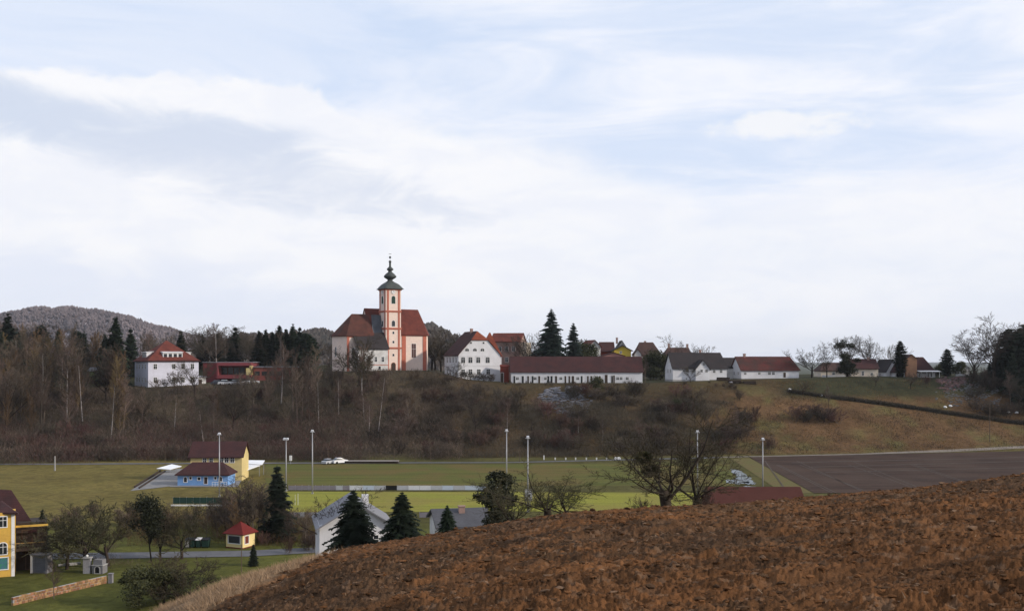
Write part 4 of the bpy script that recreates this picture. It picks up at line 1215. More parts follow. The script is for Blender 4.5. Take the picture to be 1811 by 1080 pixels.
def build_farmhouse():
    r, rf, w, he, hr, k, cr = house('farmhouse', 'white farmhouse with long dark roof and a small front cross gable', 'house', 1190, 1286, 316, 676, 650, 624, 9, M_white, M_roofdark, 7, 'x', (0, 1.0), .4,
        wins=[(1210, 655.5, 5, 4), (1216, 655.5, 5, 4), (1226, 656, 5, 4), (1263.5, 656.5, 4, 5), (1276, 656.5, 4, 5), (1214, 670, 2.5, 4)], lwins=[(2.5, 656, .9, 1.3), (5.5, 656, .9, 1.3), (4.2, 640, .7, 1.0)], chim=[(1247, .5, 1.5)], plinth=.9)
    u = lambda px: (px - 1190) * k
    a, b = u(1229), u(1254); zt = (676 - 637) * k; zb = (676 - 652) * k
    g = MB().box(a, b, -1.6, .6, -2, zb); g.yprism([(a, zb), (b, zb), ((a + b) / 2, zt)], -1.6, -1.4)
    wg = g.obj('gable_wing', M_white, r)
    m = (a + b) / 2; s = (zt - zb) / (m - a)
    V = [(a - .35, -2.0, zb - .35 * s + .15), (m, -2.0, zt + .15), (b + .35, -2.0, zb - .35 * s + .15), (a - .35, 1.2, zb - .35 * s + .15), (m, 3.4, zt + .15), (b + .35, 1.2, zb - .35 * s + .15)]
    MB().shell(V, [(0, 1, 4, 3)[::-1], (1, 2, 5, 4)[::-1]], .15).obj('roof', M_roofdark, wg)
    for px, py, ww, hh in ((1239.5, 655.5, .7, .9), (1248.5, 655.5, .7, .9), (1243.5, 643.5, .6, .8)):
        window(wg, u(px), (676 - py) * k, ww, hh, -1.6)
build_farmhouse()
house('barn', 'small dark-roofed barn squeezed between white farmhouse and red-roofed house', 'barn', 1284, 1302, 328, 672, 650, 633, 8, M_whiteold, M_roofdark, 0, 'x', (0, 0), .3)
house('red_roof_house', 'long low white house with faded red roof right of the white farmhouse', 'house', 1311, 1414, 321, 671, 653.5, 631, 9, M_white, mat('faded_red_tiles', (.052, .032, .028), .85, .4, .25, (.115, .030, .026), .05, 6, stripes=1.6), 9, 'x', (0, 1.5), .4,
      wins=[(1318, 660, 4, 4), (1343, 660, 4, 4), (1361, 660, 4.5, 5), (1368, 660, 4.5, 5)], doors=[(1388, 663, 4.5, 9)], lwins=[(2.5, 660, .8, 1.0), (6, 660, .8, 1.0)], chim=[(1326, 0, 1.0)], plinth=.4)
house('cottage', 'brownish cottage with grey-brown roof behind the two bare village trees', 'house', 1452, 1500, 332, 668, 655, 642, 8, M_cream, M_roofbrown, 0, 'x', (2, 0), .3, wins=[(1474, 660, 4, 5, .8)])
house('cream_house', 'cream house with dark red roof right of the ivy-clad tree', 'house', 1506, 1553, 330, 669, 651, 635, 9, M_cream, M_roofmar, -5, 'x', (0, 0), .4, wins=[(1526, 660, 3.5, 7), (1542, 661, 3.5, 4)], chim=[(1541, -.5, 1.0)])
def build_right_house():
    D = 336
    r, rf, w, he, hr, k, cr = house('steep_roof_house', 'house with steep dark maroon roof and tan brick stair gable near the right edge', 'house', 1586, 1654, D, 669, 657, 632, 10, M_white, M_roofmar, 0, 'x', (3.2, 2.4), .4,
          wins=[(1628, 663, 5, 6), (1640, 663, 5, 6), (1648, 663, 4, 6)])
    u = lambda px: (px - 1586) * k
    a, b = u(1600.5), u(1619); zt = (669 - 627) * k; zb = (669 - 634) * k
    g = MB().box(a, b, -1.2, 4, -2, zb); g.yprism([(a, zb), (b, zb), ((a + b) / 2, zt)], -1.2, 4)
    gw = g.obj('stair_gable', M_tan, r)
    m = (a + b) / 2
    MB().shell([(a - .2, -1.5, zb - .05), (m, -1.5, zt + .15), (m, 4.2, zt + .15), (a - .2, 4.2, zb - .05)], [(0, 1, 2, 3)], .14).obj('roof', M_roofmar, gw)
    MB().shell([(b + .2, -1.5, zb - .05), (m, -1.5, zt + .15), (m, 4.2, zt + .15), (b + .2, 4.2, zb - .05)], [(3, 2, 1, 0)], .14).obj('roof', M_roofmar, gw)
    t = MB().box(u(1620), u(1657), -3.0, -.1, -.2, 0.05); t.obj('terrace', M_conc, r)
    t = MB(); 
    for px in (1623, 1633, 1643, 1655): t.box(u(px) - .06, u(px) + .06, -2.9, -2.78, .05, 2.4)
    t.obj('terrace_posts', M_frame, r)
    MB().shell([(u(1620), -3.2, 2.4), (u(1658), -3.2, 2.4), (u(1658), -.3, 2.7), (u(1620), -.3, 2.7)], [(0, 1, 2, 3)], .12).obj('terrace_roof', M_frame, r)
    house('white_gable_house', 'white gabled cottage with dark roof half hidden behind the tall cypress', 'house', 1568, 1590, 341, 670, 655, 636, 8, M_white, M_roofdark, 12, 'y', (0, 0), .4, wins=[(1576, 660, 3, 5)])
build_right_house()
for px, D, h, lab in ((1697, 338, 1.1, 'low white garden wall rising towards the dark trees at right'),):
    MB().box(0, 5.5, -.15, .15, -.5, h).obj('garden_wall', M_white, None, (W(px - 7, D), D, Z(667, D)), R(6), label=lab, cat='wall')
MB().box(0, 7.6, -.12, .12, -.4, .75).obj('garden_wall', M_white, None, (W(1454, 326), 326, Z(667, 326)), 0, label='low white garden wall in front of the brownish cottage', cat='wall')
house('hut', 'small white hut among the bare trees left of the dark conifers', 'hut', 1700, 1716, 345, 664, 652, 646, 4, M_whiteold, M_roofgrey, 0, 'y', (0, 0), .2)

# garden terraces under the long building
zt = lambda px, py, D: (W(px, D), D, Z(py, D))
stone_course_wall('terrace_wall', 'pale stone slab wall on the slope below the long white building', [(W(1000, 297), 297, H1(W(1000, 297), 297) - .1), (W(1036, 297), 297, H1(W(1036, 297), 297) - .1)], .9, .8, M_conc, rows=2)

def rubble(name, label, px0, px1, d0, d1, n, smin, smax, m, seed, kind='stuff'):
    r = np.random.RandomState(seed)
    dd = d0 + (d1 - d0) * r.rand(n); pp = px0 + (px1 - px0) * r.rand(n)
    c = (pp - (px0 + px1) / 2) / (px1 - px0) * 2; e = (dd - (d0 + d1) / 2) / (d1 - d0) * 2
    kp = c * c + e * e + (fbm(pp / 14, dd / 3, 3, seed) - .5) * 2.6 < .45 + .4 * r.rand(n); dd, pp = dd[kp], pp[kp]; n = len(dd)
    xx = (pp - CX) / F * dd; zz = hgt(xx, dd)
    s = smin + (smax - smin) * r.rand(n) ** 2
    v = ico_v[None] * (1 + .5 * (r.rand(n, 12, 1) - .5)) * s[:, None, None] * np.array([1.3, 1.1, .6])
    v = v + np.stack([xx, dd, zz + s * .15], -1)[:, None, :]
    f = ico_f[None] + (np.arange(n) * 12)[:, None, None]
    mkobj(name, npmesh(name, v.reshape(-1, 3), f.reshape(-1, 3), m, False), kind=kind, label=label)
rubble('rubble', 'grey rubble and broken slabs spread below the long white building', 952, 1046, 278, 300, 1500, .15, .6, mat('grey_rubble', (.17, .17, .19), .95, .4, .5, (.08, .08, .09), space='Object'), 12)
rubble('rubble', 'pinkish broken bricks tipped on the slope near the right edge', 1655, 1725, 312, 330, 900, .12, .5, mat('brick_rubble', (.17, .10, .095), .95, .4, .5, (.09, .06, .06)), 13)
rubble('rubble', 'grey gravelly scree under the dark conifers at right', 1655, 1775, 298, 325, 1300, .10, .38, mat('scree', (.17, .17, .175), .95, .4, .5, (.09, .09, .09)), 14)

# ================================================================ the valley: clubhouse, kiosk, lamps, boards
def build_clubhouse():
    D = GD(850); k = D / F
    r, rf, w, he, hr, k, cr = house('clubhouse', 'yellow two-storey clubhouse with maroon roof behind the blue building', 'clubhouse', 337, 428, D, 850, 806, 784, 6.5, M_yellow, M_roofmar, 3, 'x', (0, 0), .45,
          wins=[(362, 814.5, 6, 9), (373.5, 814.5, 6, 9), (391.5, 813.5, 6.5, 8.5), (401, 813.5, 6.5, 8.5), (411, 813.5, 6.5, 8.5)], doors=[(408, 837, 5, 13), (413.5, 837, 5, 13)])
    r, rf, w, he, hr, k, cr = house('blue_pavilion', 'low bright blue pavilion with maroon hipped roof by the sports ground', 'pavilion', 314, 403, GD(858.5), 858.5, 837, 820.5, 5.0, M_blue, M_roofmar, 0, 'x', (2.6, 2.2), .45,
          wins=[(328, 847.5, 5.5, 9, 1), (337, 845, 4, 4.5), (352, 846, 5, 5), (381, 845, 4, 4.5), (390, 846.5, 5.5, 8, 1)], doors=[(364, 849, 6, 12)], frame=M_frame, bar=False)
    # white canopy roofs
    D = GD(843); k = D / F
    c = thing('canopy', 'white sloping sheet canopy on posts attached right of the yellow clubhouse', 'canopy', (W(427.5, D), D, .05))
    MB().shell([(0, 0, 1.0), (1.2, -1.5, 1.5), (3.6, 1.5, 2.3), (.2, 3, 2.4)], [(0, 1, 2, 3)], .1).obj('sheet_roof', M_canopy, c)
    MB().shell([(0, 3.1, 2.5), (3.9, 1.7, 2.4), (3.9, 4, 3.1), (0, 4.5, 3.1)], [(0, 1, 2, 3)], .1).obj('sheet_roof', M_canopy, c)
    for x, y, z in ((3.4, 1.4, 2.2), (3.7, 3.8, 2.95), (1.3, -1.2, 1.4)): MB().box(x - .05, x + .05, y - .05, y + .05, 0, z).obj('post', M_metal, c)
    D = GD(835)
    c = thing('canopy', 'flat white canopy standing left of the blue pavilion roof', 'canopy', (W(277, D), D, .02))
    L = 42 * D / F
    MB().shell([(0, 0, .9), (L * .6, -.6, .75), (L, .8, 1.3), (L * .5, 2.2, 1.6)], [(0, 1, 2, 3)], .12).obj('sheet_roof', M_canopy, c)
    for x, y, z in ((.4, .2, .85), (L * .6, -.3, .7), (L - .5, .8, 1.1)): MB().box(x - .05, x + .05, y - .05, y + .05, 0, z).obj('post', M_metal, c)
    # terrace railing at the blue pavilion
    D = GD(859.5) - .8; c = thing('railing', 'small white railing in front of right end of blue pavilion', 'railing', (W(375, D), D, .05))
    MB().box(0, 2.9, -.02, .02, .85, .92).box(0, 2.9, -.02, .02, .4, .45).obj('rail', M_frame, c)
    for i in range(6): MB().box(i * .57, i * .57 + .05, -.03, .03, 0, .9).obj('post', M_frame, c)
build_clubhouse()

def lamp(px, pyt, pyb, label, heads=1, r=.11):
    D = GD(pyb); h = (pyb - pyt) * D / F
    t = thing('floodlight_mast', label, 'floodlight', (W(px, D), D, 0), 0, 'floodlight masts round the sports ground')
    MB().tube((0, 0, -.3), (0, 0, h), r * 1.25, r * .75, 8).obj('pole', M_metal, t, smooth=True)
    MB().box(-.2, .2, -.2, .2, 0, .25).obj('foot', M_conc, t)
    hd = MB().box(-.42, .42, -.06, .06, h - .1, h + .02)
    hd.obj('crossarm', M_metal, t)
    for s in ([-.28, .28] if heads == 2 else [0.0]):
        hm = MB().add([(s - .24, -.45, h - .05), (s + .24, -.45, h - .05), (s + .24, .1, h + .12), (s - .24, .1, h + .12), (s - .2, -.4, h + .22), (s + .2, -.4, h + .22), (s + .2, .1, h + .36), (s - .2, .1, h + .36)],
                      [(0, 3, 2, 1), (4, 5, 6, 7), (0, 1, 5, 4), (1, 2, 6, 5), (2, 3, 7, 6), (3, 0, 4, 7)])
        hm.obj('lamp_head', M_metalw, t)
lamp(388, 768, 878, 'floodlight mast standing in front of the blue pavilion')
lamp(506, 777, 868, 'shorter floodlight mast left of the middle-left one, beside the dark spruce', 2)
lamp(552.5, 763, 873, 'tall floodlight mast at left end of the white board fence')
lamp(896, 762, 868, 'tall floodlight mast rising above the dark ivy-clad tree in the middle')
lamp(933.5, 774, 905, 'floodlight mast rising behind the wide bare tree in the middle')
lamp(1233.5, 764, 880, 'floodlight mast rising through the crown of the mistletoe tree')
lamp(1349, 777, 873, 'rightmost floodlight mast, beside the dark harrowed field')

# low light masts and stakes along the back lane
def stake(px, pyt, pyb, label, m=None, r=.06, name='post', cat='post', group=None, D=None, zb=None):
    D = D or GD(pyb); h = (pyb - pyt) * D / F
    z0 = H1(W(px, D), D) if zb is None else zb
    MB().tube((0, 0, -.3), (0, 0, h), r, r * .8, 6).obj(name, m or M_wood, None, (W(px, D), D, z0), label=label, cat=cat, group=group)
GP = 'wooden poles along the lane behind the sports ground'
for px, a, b in ((292, 798, 822), (580, 791, 818), (605, 790, 817), (653, 793, 817.5), (697, 797, 817.5), (735, 789, 817), (761, 789, 817), (889, 789, 817), (919, 791, 817), (1304, 784, 810)):
    stake(px, a, b, 'thin pole standing by the lane behind the sports ground', group=GP)
stake(97, 806, 832, 'pale short post in the meadow at far left', mat('pale_post', (.30, .29, .28), .9, .2, 1), .2)
stake(1750.5, 717, 793.5, 'tall wooden pole beside the farm track near the right edge', M_wood, .11)
t = thing('white_box_on_post', 'small white box on a post right of the short floodlight mast', 'box', (*G(514, 820), 0))
MB().tube((0, 0, 0), (0, 0, .8), .05, .05, 6).obj('post', M_metal, t); MB().box(-.28, .28, -.2, .2, .8, 2.0).obj('cabinet', M_frame, t)

# white bollards on the lane
for i, px in enumerate((962, 982, 1000.5, 1018, 1037, 1055, 1073)):
    h = 1.0 if i == 0 else .45
    D = GD(812.5) 
    MB().box(-.14, .14, -.14, .14, -.2, h).box(-.19, .19, -.19, .19, h, h + .06).obj('bollard', M_frame, None, (W(px, D), D, H1(W(px, D), D)),
        label='tallest white marker at left end of the bollard row' if i == 0 else 'low white bollard in the row behind the training field', cat='bollard', group='white bollards behind the training field')
D = GD(812); MB().box(-.8, .8, -.2, .2, 0, .45).box(-.6, .6, -.17, .17, .45, .6).obj('white_bench', M_frame, None, (W(1092, D), D, H1(W(1092, D), D)), label='low white bench at right end of the bollard row', cat='bench')
car(581, GD(820), R(62), M_carg, 'silver car parked on the back lane, left of the two', 3.6, 'cars on the back lane')
car(601, GD(819), R(38), M_carw, 'white car parked on the back lane, right of the two', 3.8, 'cars on the back lane')

# long low shelter behind the training field
c = thing('dugout', 'long low dark shelter with a pale roof edge beside the parked white car', 'shelter', (*G(612, 819), 0), R(0))
L = 92 * GD(819) / F
MB().box(0, L, 0, 1.6, 0, .50).obj('wall', M_door, c); MB().box(-.1, L + .1, -.2, 1.7, .50, .60).obj('roof', mat('pale_roof_edge', (.30, .27, .25), .9, .2, 1), c)

for q, (a0_, a1_, b0_, b1_) in enumerate(((238, 862, 284, 833), (246, 864, 292, 834))):
    pa = G(a0_, a1_); pb = G(b0_, b1_); L_ = math.dist(pa, pb)
    MB().box(0, L_, -.12, .12, -.1, .28).obj('yard_kerb', M_door, None, (pa[0], pa[1], .05), math.atan2(pb[1] - pa[1], pb[0] - pa[0]), label=['outer dark kerb along the left side of the pale yard by the blue pavilion', 'inner dark kerb along the left side of the pale yard by the blue pavilion'][q], cat='kerb')
# ---- advertising boards at the pitch
def boards():
    D = GD(866.5); k = D / F
    t = thing('advertising_barrier', 'long row of white advertising boards with one black board behind the pitch', 'barrier', (W(510, D), D, 0))
    x = 510; i = 0; rnd = random.Random(2)
    mats_b = [mat('white_board', (.62, .63, .65), .6, .12, 1), mat('pale_grey_board', (.42, .43, .45), .6, .15, 1), mat('pale_blue_board', (.46, .52, .60), .6, .1, 1)]
    mg = mat('grey_concrete_board', (.24, .22, .24), .8, .2, 1)
    while x < 866:
        w = 20.0 if x > 630 else 12.0
        m = mg if x < 575 else (mats_b[rnd.choice([0, 0, 1, 2])])
        if x > 575 and x < 640 and rnd.random() < .35: m = mg
        if 676 <= x < 696: m = M_black
        x0 = (x - 510) * k
        MB().box(x0 + .03, x0 + w * k - .03, 0, .05, .06, .90).obj('board', m, t)
        MB().box(x0 - .03, x0 + .03, .06, .12, 0, 1.0).obj('post', M_metal, t)
        x += w
    # near side wall and boards
    D2 = GD(915); k2 = D2 / F
    t = thing('advertising_barrier', 'pale boards along the near touchline beyond the spruces', 'barrier', (W(742, D2), D2, 0))
    for i in range(6):
        x0 = i * 19 * k2
        MB().box(x0 + .02, x0 + 19 * k2 - .02, 0, .05, .05, .85).obj('board', mats_b[i % 3] if i % 2 else mg, t)
        MB().box(x0 - .03, x0 + .03, .06, .12, 0, .95).obj('post', M_metal, t)
    t = thing('perimeter_wall', 'grey patchy wall left of the white house, at the near touchline', 'wall', (W(506, D2), D2, 0))
    for i in range(6):
        x0 = i * 11 * k2
        MB().box(x0 + .02, x0 + 11 * k2 - .02, 0, .12, -.1, .85).obj('panel', mats_b[1] if i in (2, 4) else mg, t)
boards()

# green windbreak with white kerb below the pavilion
D = GD(893); k = D / F
t = thing('windbreak_fence', 'dark green mesh windbreak fence above a white kerb below the pavilion', 'fence', (W(306, D), D, 0))
for i in range(8):
    x0 = i * 11.9 * k; MB().box(x0 + .02, x0 + 11.9 * k - .02, 0, .04, .3, 1.35).obj('mesh_panel', M_dgreen, t); MB().tube((x0, .06, 0), (x0, .06, 1.45), .03, .03, 6).obj('post', M_metal, t)
t = thing('kerb_row', 'row of white painted kerb stones below the green windbreak', 'kerb', (W(305, D), D - .8, 0))
for i in range(16):
    x0 = i * 6 * k; MB().box(x0 + .03, x0 + 6 * k - .03, -.1, .15, -.1, .22).obj('kerbstone', M_frame, t)
stake(527, 872, 893, 'small white goal-side post with a light head', M_frame, .04); stake(522, 874, 893, 'thin white stake left of the small post', M_frame, .03)

# ---- kiosk
def kiosk():
    D = GD(969); k = D / F; th = R(-24)
    t = thing('kiosk', 'tiny yellow kiosk with red pyramid roof and large dark front window', 'kiosk', (W(397.5, D), D + .6, 0), th)
    w, d, h = 2.75, 2.5, 1.95
    th2 = 0
    MB().box(0, w, 0, d, -.1, h).obj('wall', mat('kiosk_plaster', (.72, .58, .28), .9, .12, 1), t)
    V = [(-.35, -.35, h), (w + .35, -.35, h), (w + .35, d + .35, h), (-.35, d + .35, h), (w / 2, d / 2, h + 1.45)]
    MB().shell(V, [(0, 1, 4), (1, 2, 4), (2, 3, 4), (3, 0, 4)], .08).obj('roof', mat('bright_red_tiles', (.15, .024, .021), .8, .25, 1, stripes=2.5), t)
    window(t, w / 2, 1.15, 1.9, .95, 0, 0, 0, M_frame, False)
    window(t, w, 1.1, .75, 1.0, .8, R(90), 0, M_frame, False, pm=M_doorred)
    MB().box(-.03, w + .03, -.05, d + .03, -.1, .14).obj('plinth', M_doorred, t)
kiosk()
# bins by the road
for i, (px, ww, m, lab) in enumerate(((331, .55, M_conc, 'pale grey waste container at left end of the row by the road'), (340.5, .62, M_dgreen, 'dark green waste container, second in the row by the road'),
                                 (350.5, .62, M_dgreen, 'dark green waste container with a pale lid, third in the row'), (363, .95, M_dgreen, 'widest dark green waste container, right end of the row'))):
    D = GD(968); t = thing('waste_container', lab, 'waste container', (W(px, D), D + .3, 0), 0, 'waste containers beside the village road')
    MB().add([(-ww / 2 * .85, -.4, .12), (ww / 2 * .85, -.4, .12), (ww / 2 * .85, .4, .12), (-ww / 2 * .85, .4, .12), (-ww / 2, -.5, 1.05), (ww / 2, -.5, 1.05), (ww / 2, .5, 1.05), (-ww / 2, .5, 1.05)],
             [(0, 3, 2, 1), (4, 5, 6, 7), (0, 1, 5, 4), (1, 2, 6, 5), (2, 3, 7, 6), (3, 0, 4, 7)]).obj('bin_body', m, t)
    MB().shell([(-ww / 2 - .03, -.55, 1.08), (ww / 2 + .03, -.55, 1.08), (ww / 2 + .03, .5, 1.25), (-ww / 2 - .03, .5, 1.25)], [(0, 1, 2, 3)], .05).obj('lid', M_whiteold if i == 2 else M_black, t)
    for sx in (-1, 1):
        for sy in (-.3, .3): MB().box(sx * ww * .33 - .04, sx * ww * .33 + .04, sy - .06, sy + .06, 0, .12).obj('wheel', M_black, t)

# ---- yellow house at the left edge
def left_yellow():
    D = GD(1018); k = D / F
    r = thing('yellow_house', 'deep yellow house with maroon roof cut by the left edge', 'house', (W(25.5, D), D, 0), R(24))
    H = (1018 - 905) * k
    MB().box(-9, 0, 0, 2.8, -1, H).obj('wall', M_yellow2, r)
    MB().box(-.32, .03, -.04, 0 - .002, -.5, H).obj('corner_strip', M_frame, r)
    def Lp(px, py, y):
        v = Matrix.Rotation(R(-24), 3, 'Z') @ Vector((W(px, D + y) - W(25.5, D), y, 0))
        return (v.x, v.y, Z(py, D + y))
    MB().shell([Lp(-90, 906, -.5), Lp(31, 906, -.5), Lp(1, 886, 2.6), Lp(-90, 886, 2.6)], [(0, 1, 2, 3)], .18).obj('roof', M_roofmar, r)
    MB().shell([Lp(1, 886, 2.6), Lp(31, 906, -.5), Lp(33, 906, 4.0), Lp(3, 884, 4.2)], [(0, 1, 2, 3)], .18).obj('roof', M_roofmar, r)
    MB().shell([Lp(24, 939, 3.2), Lp(67, 938, 3.6), Lp(20, 866, 7.5), Lp(-90, 860, 7.5), Lp(-90, 925, 3.2)], [(0, 1, 2, 3, 4)], .2).obj('roof', M_roofmar, r)
    MB().shell([Lp(20, 866, 7.5), Lp(67, 938, 3.6), Lp(62, 932, 11.5), Lp(20, 870, 11.5)], [(0, 1, 2, 3)], .2).obj('roof', M_roofmar, r)
    for px, py, ww, hh, ar in ((7.5, 921, .75, 1.15, 0), (7.5, 968, .8, 1.3, .8), (-12, 921, .75, 1.15, 0), (-12, 968, .8, 1.3, .8)):
        window(r, (px - 25.5) * k, (1018 - py) * k, ww, hh, 0, 0, ar, M_frame)
    window(r, (5 - 25.5) * k, 1.55, 1.3, 1.3, 0, 0, 0, M_frame, False, pm=mat('blue_green_poster', (.08, .12, .25), .5, .3, 2, (.04, .22, .10)))
    # side wing with porch and balcony
    k2 = k
    MB().box(0.02, 3.3, 3.2, 7, -1, 5.6).obj('side_wall', M_door, r)  # dark brown paints in the shade of the recess under the porch
    MB().box(0.03, 3.5, 1.45, 1.6, 5.35, 5.57).obj('eaves_board', M_yellow2, r)
    b = MB().box(.03, 3.2, 1.7, 3.19, 2.5, 2.62).obj('balcony', M_wood, r)
    for i in range(10): MB().box(.1 + i * .3, .15 + i * .3, 1.72, 1.77, 2.62, 3.4).obj('baluster', M_wood, b)
    MB().box(.03, 3.2, 1.7, 1.79, 3.4, 3.48).obj('handrail', mat('ochre_wood', (.30, .20, .08), .8, .2, 1), b)
    door(r, 1.6, 1.1, 1.0, 2.1, 3.2, fm=M_framebr)
    door(r, 1.2, 3.7, 1.0, 2.0, 3.2, fm=M_framebr)
left_yellow()
D = GD(1016)
t = thing('garden_cabinet', 'grey open-fronted garden cupboard right of the yellow house', 'shed', (W(47, D), D + 1, 0), R(-8))
MB().box(0, 2.0, .05, 1.2, 0, 2.1).obj('wall', M_stone, t); MB().box(-.1, 2.1, -.1, 1.3, 2.1, 2.22).obj('roof', M_roofgrey, t); MB().box(-.02, .22, -.06, .05, 0, 2.1).obj('door_frame', M_frame, t); MB().box(.45, 1.8, -.01, .05, .1, 2.0).obj('door', M_shingle, t)

# low ochre stone wall in the garden, pier at its end
pa, pb = G(22, 1070), G(188, 1030)
stone_course_wall('garden_wall', 'low wall of ochre stones crossing the lawn at lower left', [(pa[0], pa[1], 0), ((pa[0] + pb[0]) / 2, (pa[1] + pb[1]) / 2 + .2, 0), (pb[0], pb[1], 0)], .85, .34, M_ostone, rows=3)
MB().box(-.22, .22, -.22, .22, -.1, 1.0).box(-.27, .27, -.27, .27, 1.0, 1.08).obj('gate_pier', M_stone, None, (pb[0] + .5, pb[1], 0), label='grey stone pier at right end of the ochre wall', cat='pier')
pa, pb = G(104, 1001), G(143, 997)
stone_course_wall('garden_wall', 'short pale stone wall under the big dark garden tree', [(pa[0], pa[1], 0), (pb[0], pb[1], 0)], .3, .5, M_conc, rows=1)
# small stone arch and its neighbour, a garden oven
D = GD(1014)
t = thing('garden_oven', 'small pale stone garden oven with arched mouth below the big dark tree', 'oven', (W(172, D), D, 0), R(-6))
MB().box(-.65, .65, 0, 1.1, 0, .95).obj('stone_base', M_stone, t); MB().box(-.55, .55, .1, 1.0, .95, 1.6).obj('chimney_block', M_stone, t); MB().box(-.72, .72, -.06, 1.15, .93, 1.02).obj('slab', M_conc, t)
window(t, 0, .45, .55, .75, 0, 0, 1, M_conc, False, pm=M_black, pane='mouth')
t = thing('stone_pillar', 'grey stone pillar with a lamp left of the garden oven', 'pillar', (W(152, D), D + .4, 0), R(4))
MB().box(-.4, .4, -.3, .3, 0, 1.75).obj('shaft', M_stone, t); MB().box(-.5, .5, -.4, .4, 1.75, 1.87).obj('cap', M_conc, t); MB().ball((0, -.1, 2.03), .16, 10).obj('lamp', M_frame, t)
# post near the kiosk and bits in the garden
stake(427, 962, 1012, 'dark wooden post in front of the kiosk', M_wood, .06)

# ---- white house behind the spruces
def spruce_house():
    D = 100; k = D / F
    r = thing('white_house', 'white gabled house with grey roof half hidden by two dark spruces', 'house', (W(565, D), D, Z(985, D)), R(14))
    w = 7.3; he = (985 - 930) * k; hr = (985 - 893) * k; d = 8
    mb = MB().box(0, w, 0, d, -4, he); mb.yprism([(0, he), (w, he), (w * .52, hr)], 0, .2); mb.yprism([(0, he), (w, he), (w * .52, hr)], d - .2, d)
    mb.obj('wall', M_white, r)
    rf = MB().shell([(-.4, -.5, he - .25), (w * .52, -.5, hr + .15), (w * .52, d + .4, hr + .15), (-.4, d + .4, he - .25)], [(0, 1, 2, 3)], .15).obj('roof', M_roofgrey, r)
    MB().shell([(w + .4, -.5, he - .25), (w * .52, -.5, hr + .15), (w * .52, d + .4, hr + .15), (w + .4, d + .4, he - .25)], [(3, 2, 1, 0)], .15).obj('roof', M_roofgrey, r)
    window(r, 3.0, 1.4, 1.0, 1.2); window(r, 5.4, 1.4, 1.0, 1.2); window(r, w * .52, he + .6, .8, .9)
    MB().box(-.35, .35, -.3, .3, -1, 1.0).obj('chimney', M_white, rf, (w * .52 + 1.3, 5.5, hr - .8))
    D = 112
    house('grey_roof_house', 'grey-roofed house peeping over the field crest right of the small spruce', 'house', 776, 868, 112, 960, 932, 911, 8, M_whiteold, mat('grey_slate_roof', (.085, .085, .095), .8, .3, .5), 12, 'x', (0, 0), .4, chim=[(824, -1.0, .8)])
spruce_house()
# ---- dark red roof beyond the field crest
D = 141; k = D / F
house('long_barn', 'long barn with dark red roof just beyond the crest of the ploughed field', 'barn', 1262, 1428, D, 945, 905, 869.5, 9, M_brickred, mat('wine_red_roof_sheet', (.070, .022, .016), .7, .2, .5), 0, 'x', (0, 0), .3)

# ================================================================ vegetation
random.seed(42)
PLACES = [(-999, 'cut by the left edge'), (0, 'at far left'), (45, 'right of the left edge'), (90, 'under the far hill crest'), (130, 'below the far hill flank'), (175, 'next to the tall spruce'), (215, 'left of the villa'),
          (255, 'below the villa left half'), (305, 'below the villa right half'), (355, 'below the school'), (405, 'below the yellow school end'), (455, 'below the red hall'), (500, 'below the red hall end'), (545, 'left of the church'),
          (590, 'under the church west part'), (640, 'under the church annex'), (680, 'under the onion tower'), (720, 'under the church chancel'), (765, 'between church and gabled house'), (805, 'below the white gabled house'),
          (865, 'below the dark red gate building'), (905, 'below the long building left end'), (950, 'beside the grey rubble'), (1005, 'under the tall spruces'), (1060, 'below the round green bush'), (1110, 'below the long building right end'),
          (1150, 'left of the white farmhouse'), (1190, 'below the white farmhouse'), (1245, 'below the farmhouse cross gable'), (1300, 'below the red-roofed house'), (1500, 'near the rubble'), (1755, 'near the dark conifers at right'), (1800, 'cut by the right edge')]
LOOK = dict(slim='slender bare tree', slimpale='pale-stemmed birch', ochre='ochre-twigged bare tree', wide='broad dark bare tree', spruce='dark spruce', pine='dark round-topped pine', bush='light brown bare shrub', redbush='reddish bare shrub', darkbush='blackish bare shrub')
def describe(kd, px, D, h, fallback):
    toe = float(np.interp(px, *TOE)); td = float(np.interp(px, *TOPD)); t = (D - toe) / (td - toe)
    if D < 200: row = 'by the village road' if D < 145 else 'at the meadow edge'
    elif t < .0: row = 'at the slope foot'
    elif t < .33: row = 'low on the slope'
    elif t < .66: row = 'halfway up the slope'
    elif t < 1.05: row = 'at the slope top'
    elif t < 1.9: row = 'behind the slope brow'
    else: row = 'in the rearmost wood'
    place = [p for a, p in PLACES if px >= a][-1]
    if D < 200: place = 'left of the kiosk' if px < 400 else 'right of the kiosk'
    size = '' if kd in ('bush', 'redbush', 'darkbush') else ('tall ' if h > 13 else 'short ' if h < 9 else '')
    return f'{size}{LOOK[kd]} {row}, {place}'
def scatter(kind_w, pxr, dr, hr, n, label, group, skip=None, pymin=None, wide=(.9, 1.2)):
    c = 0; tries = 0
    while c < n and tries < n * 30:
        tries += 1
        px = random.uniform(*pxr); D = random.uniform(*dr); h = random.uniform(*hr)
        if skip and skip(px, D, h): continue
        kinds, ws = zip(*kind_w)
        kd = random.choices(kinds, ws)[0]
        if kd in ('bush', 'redbush', 'darkbush'): h = random.uniform(2.5, 4.5)
        if pymin:
            x = W(px, D); z0 = H1(x, D); lim = Z(pymin(px), D) - z0
            if h > lim:
                if lim < hr[0] * .5: continue
                h = lim * random.uniform(.8, 1)
        lb = label.get(CATS[kd] if kd not in ('spruce', 'pine') else 'conifer')
        if lb is None: continue
        tree(kd, px, D, h, describe(kd, px, D, h, lb[0]), lb[1], wide=random.uniform(*wide))
        c += 1
def near(px, a, b): return a < px < b

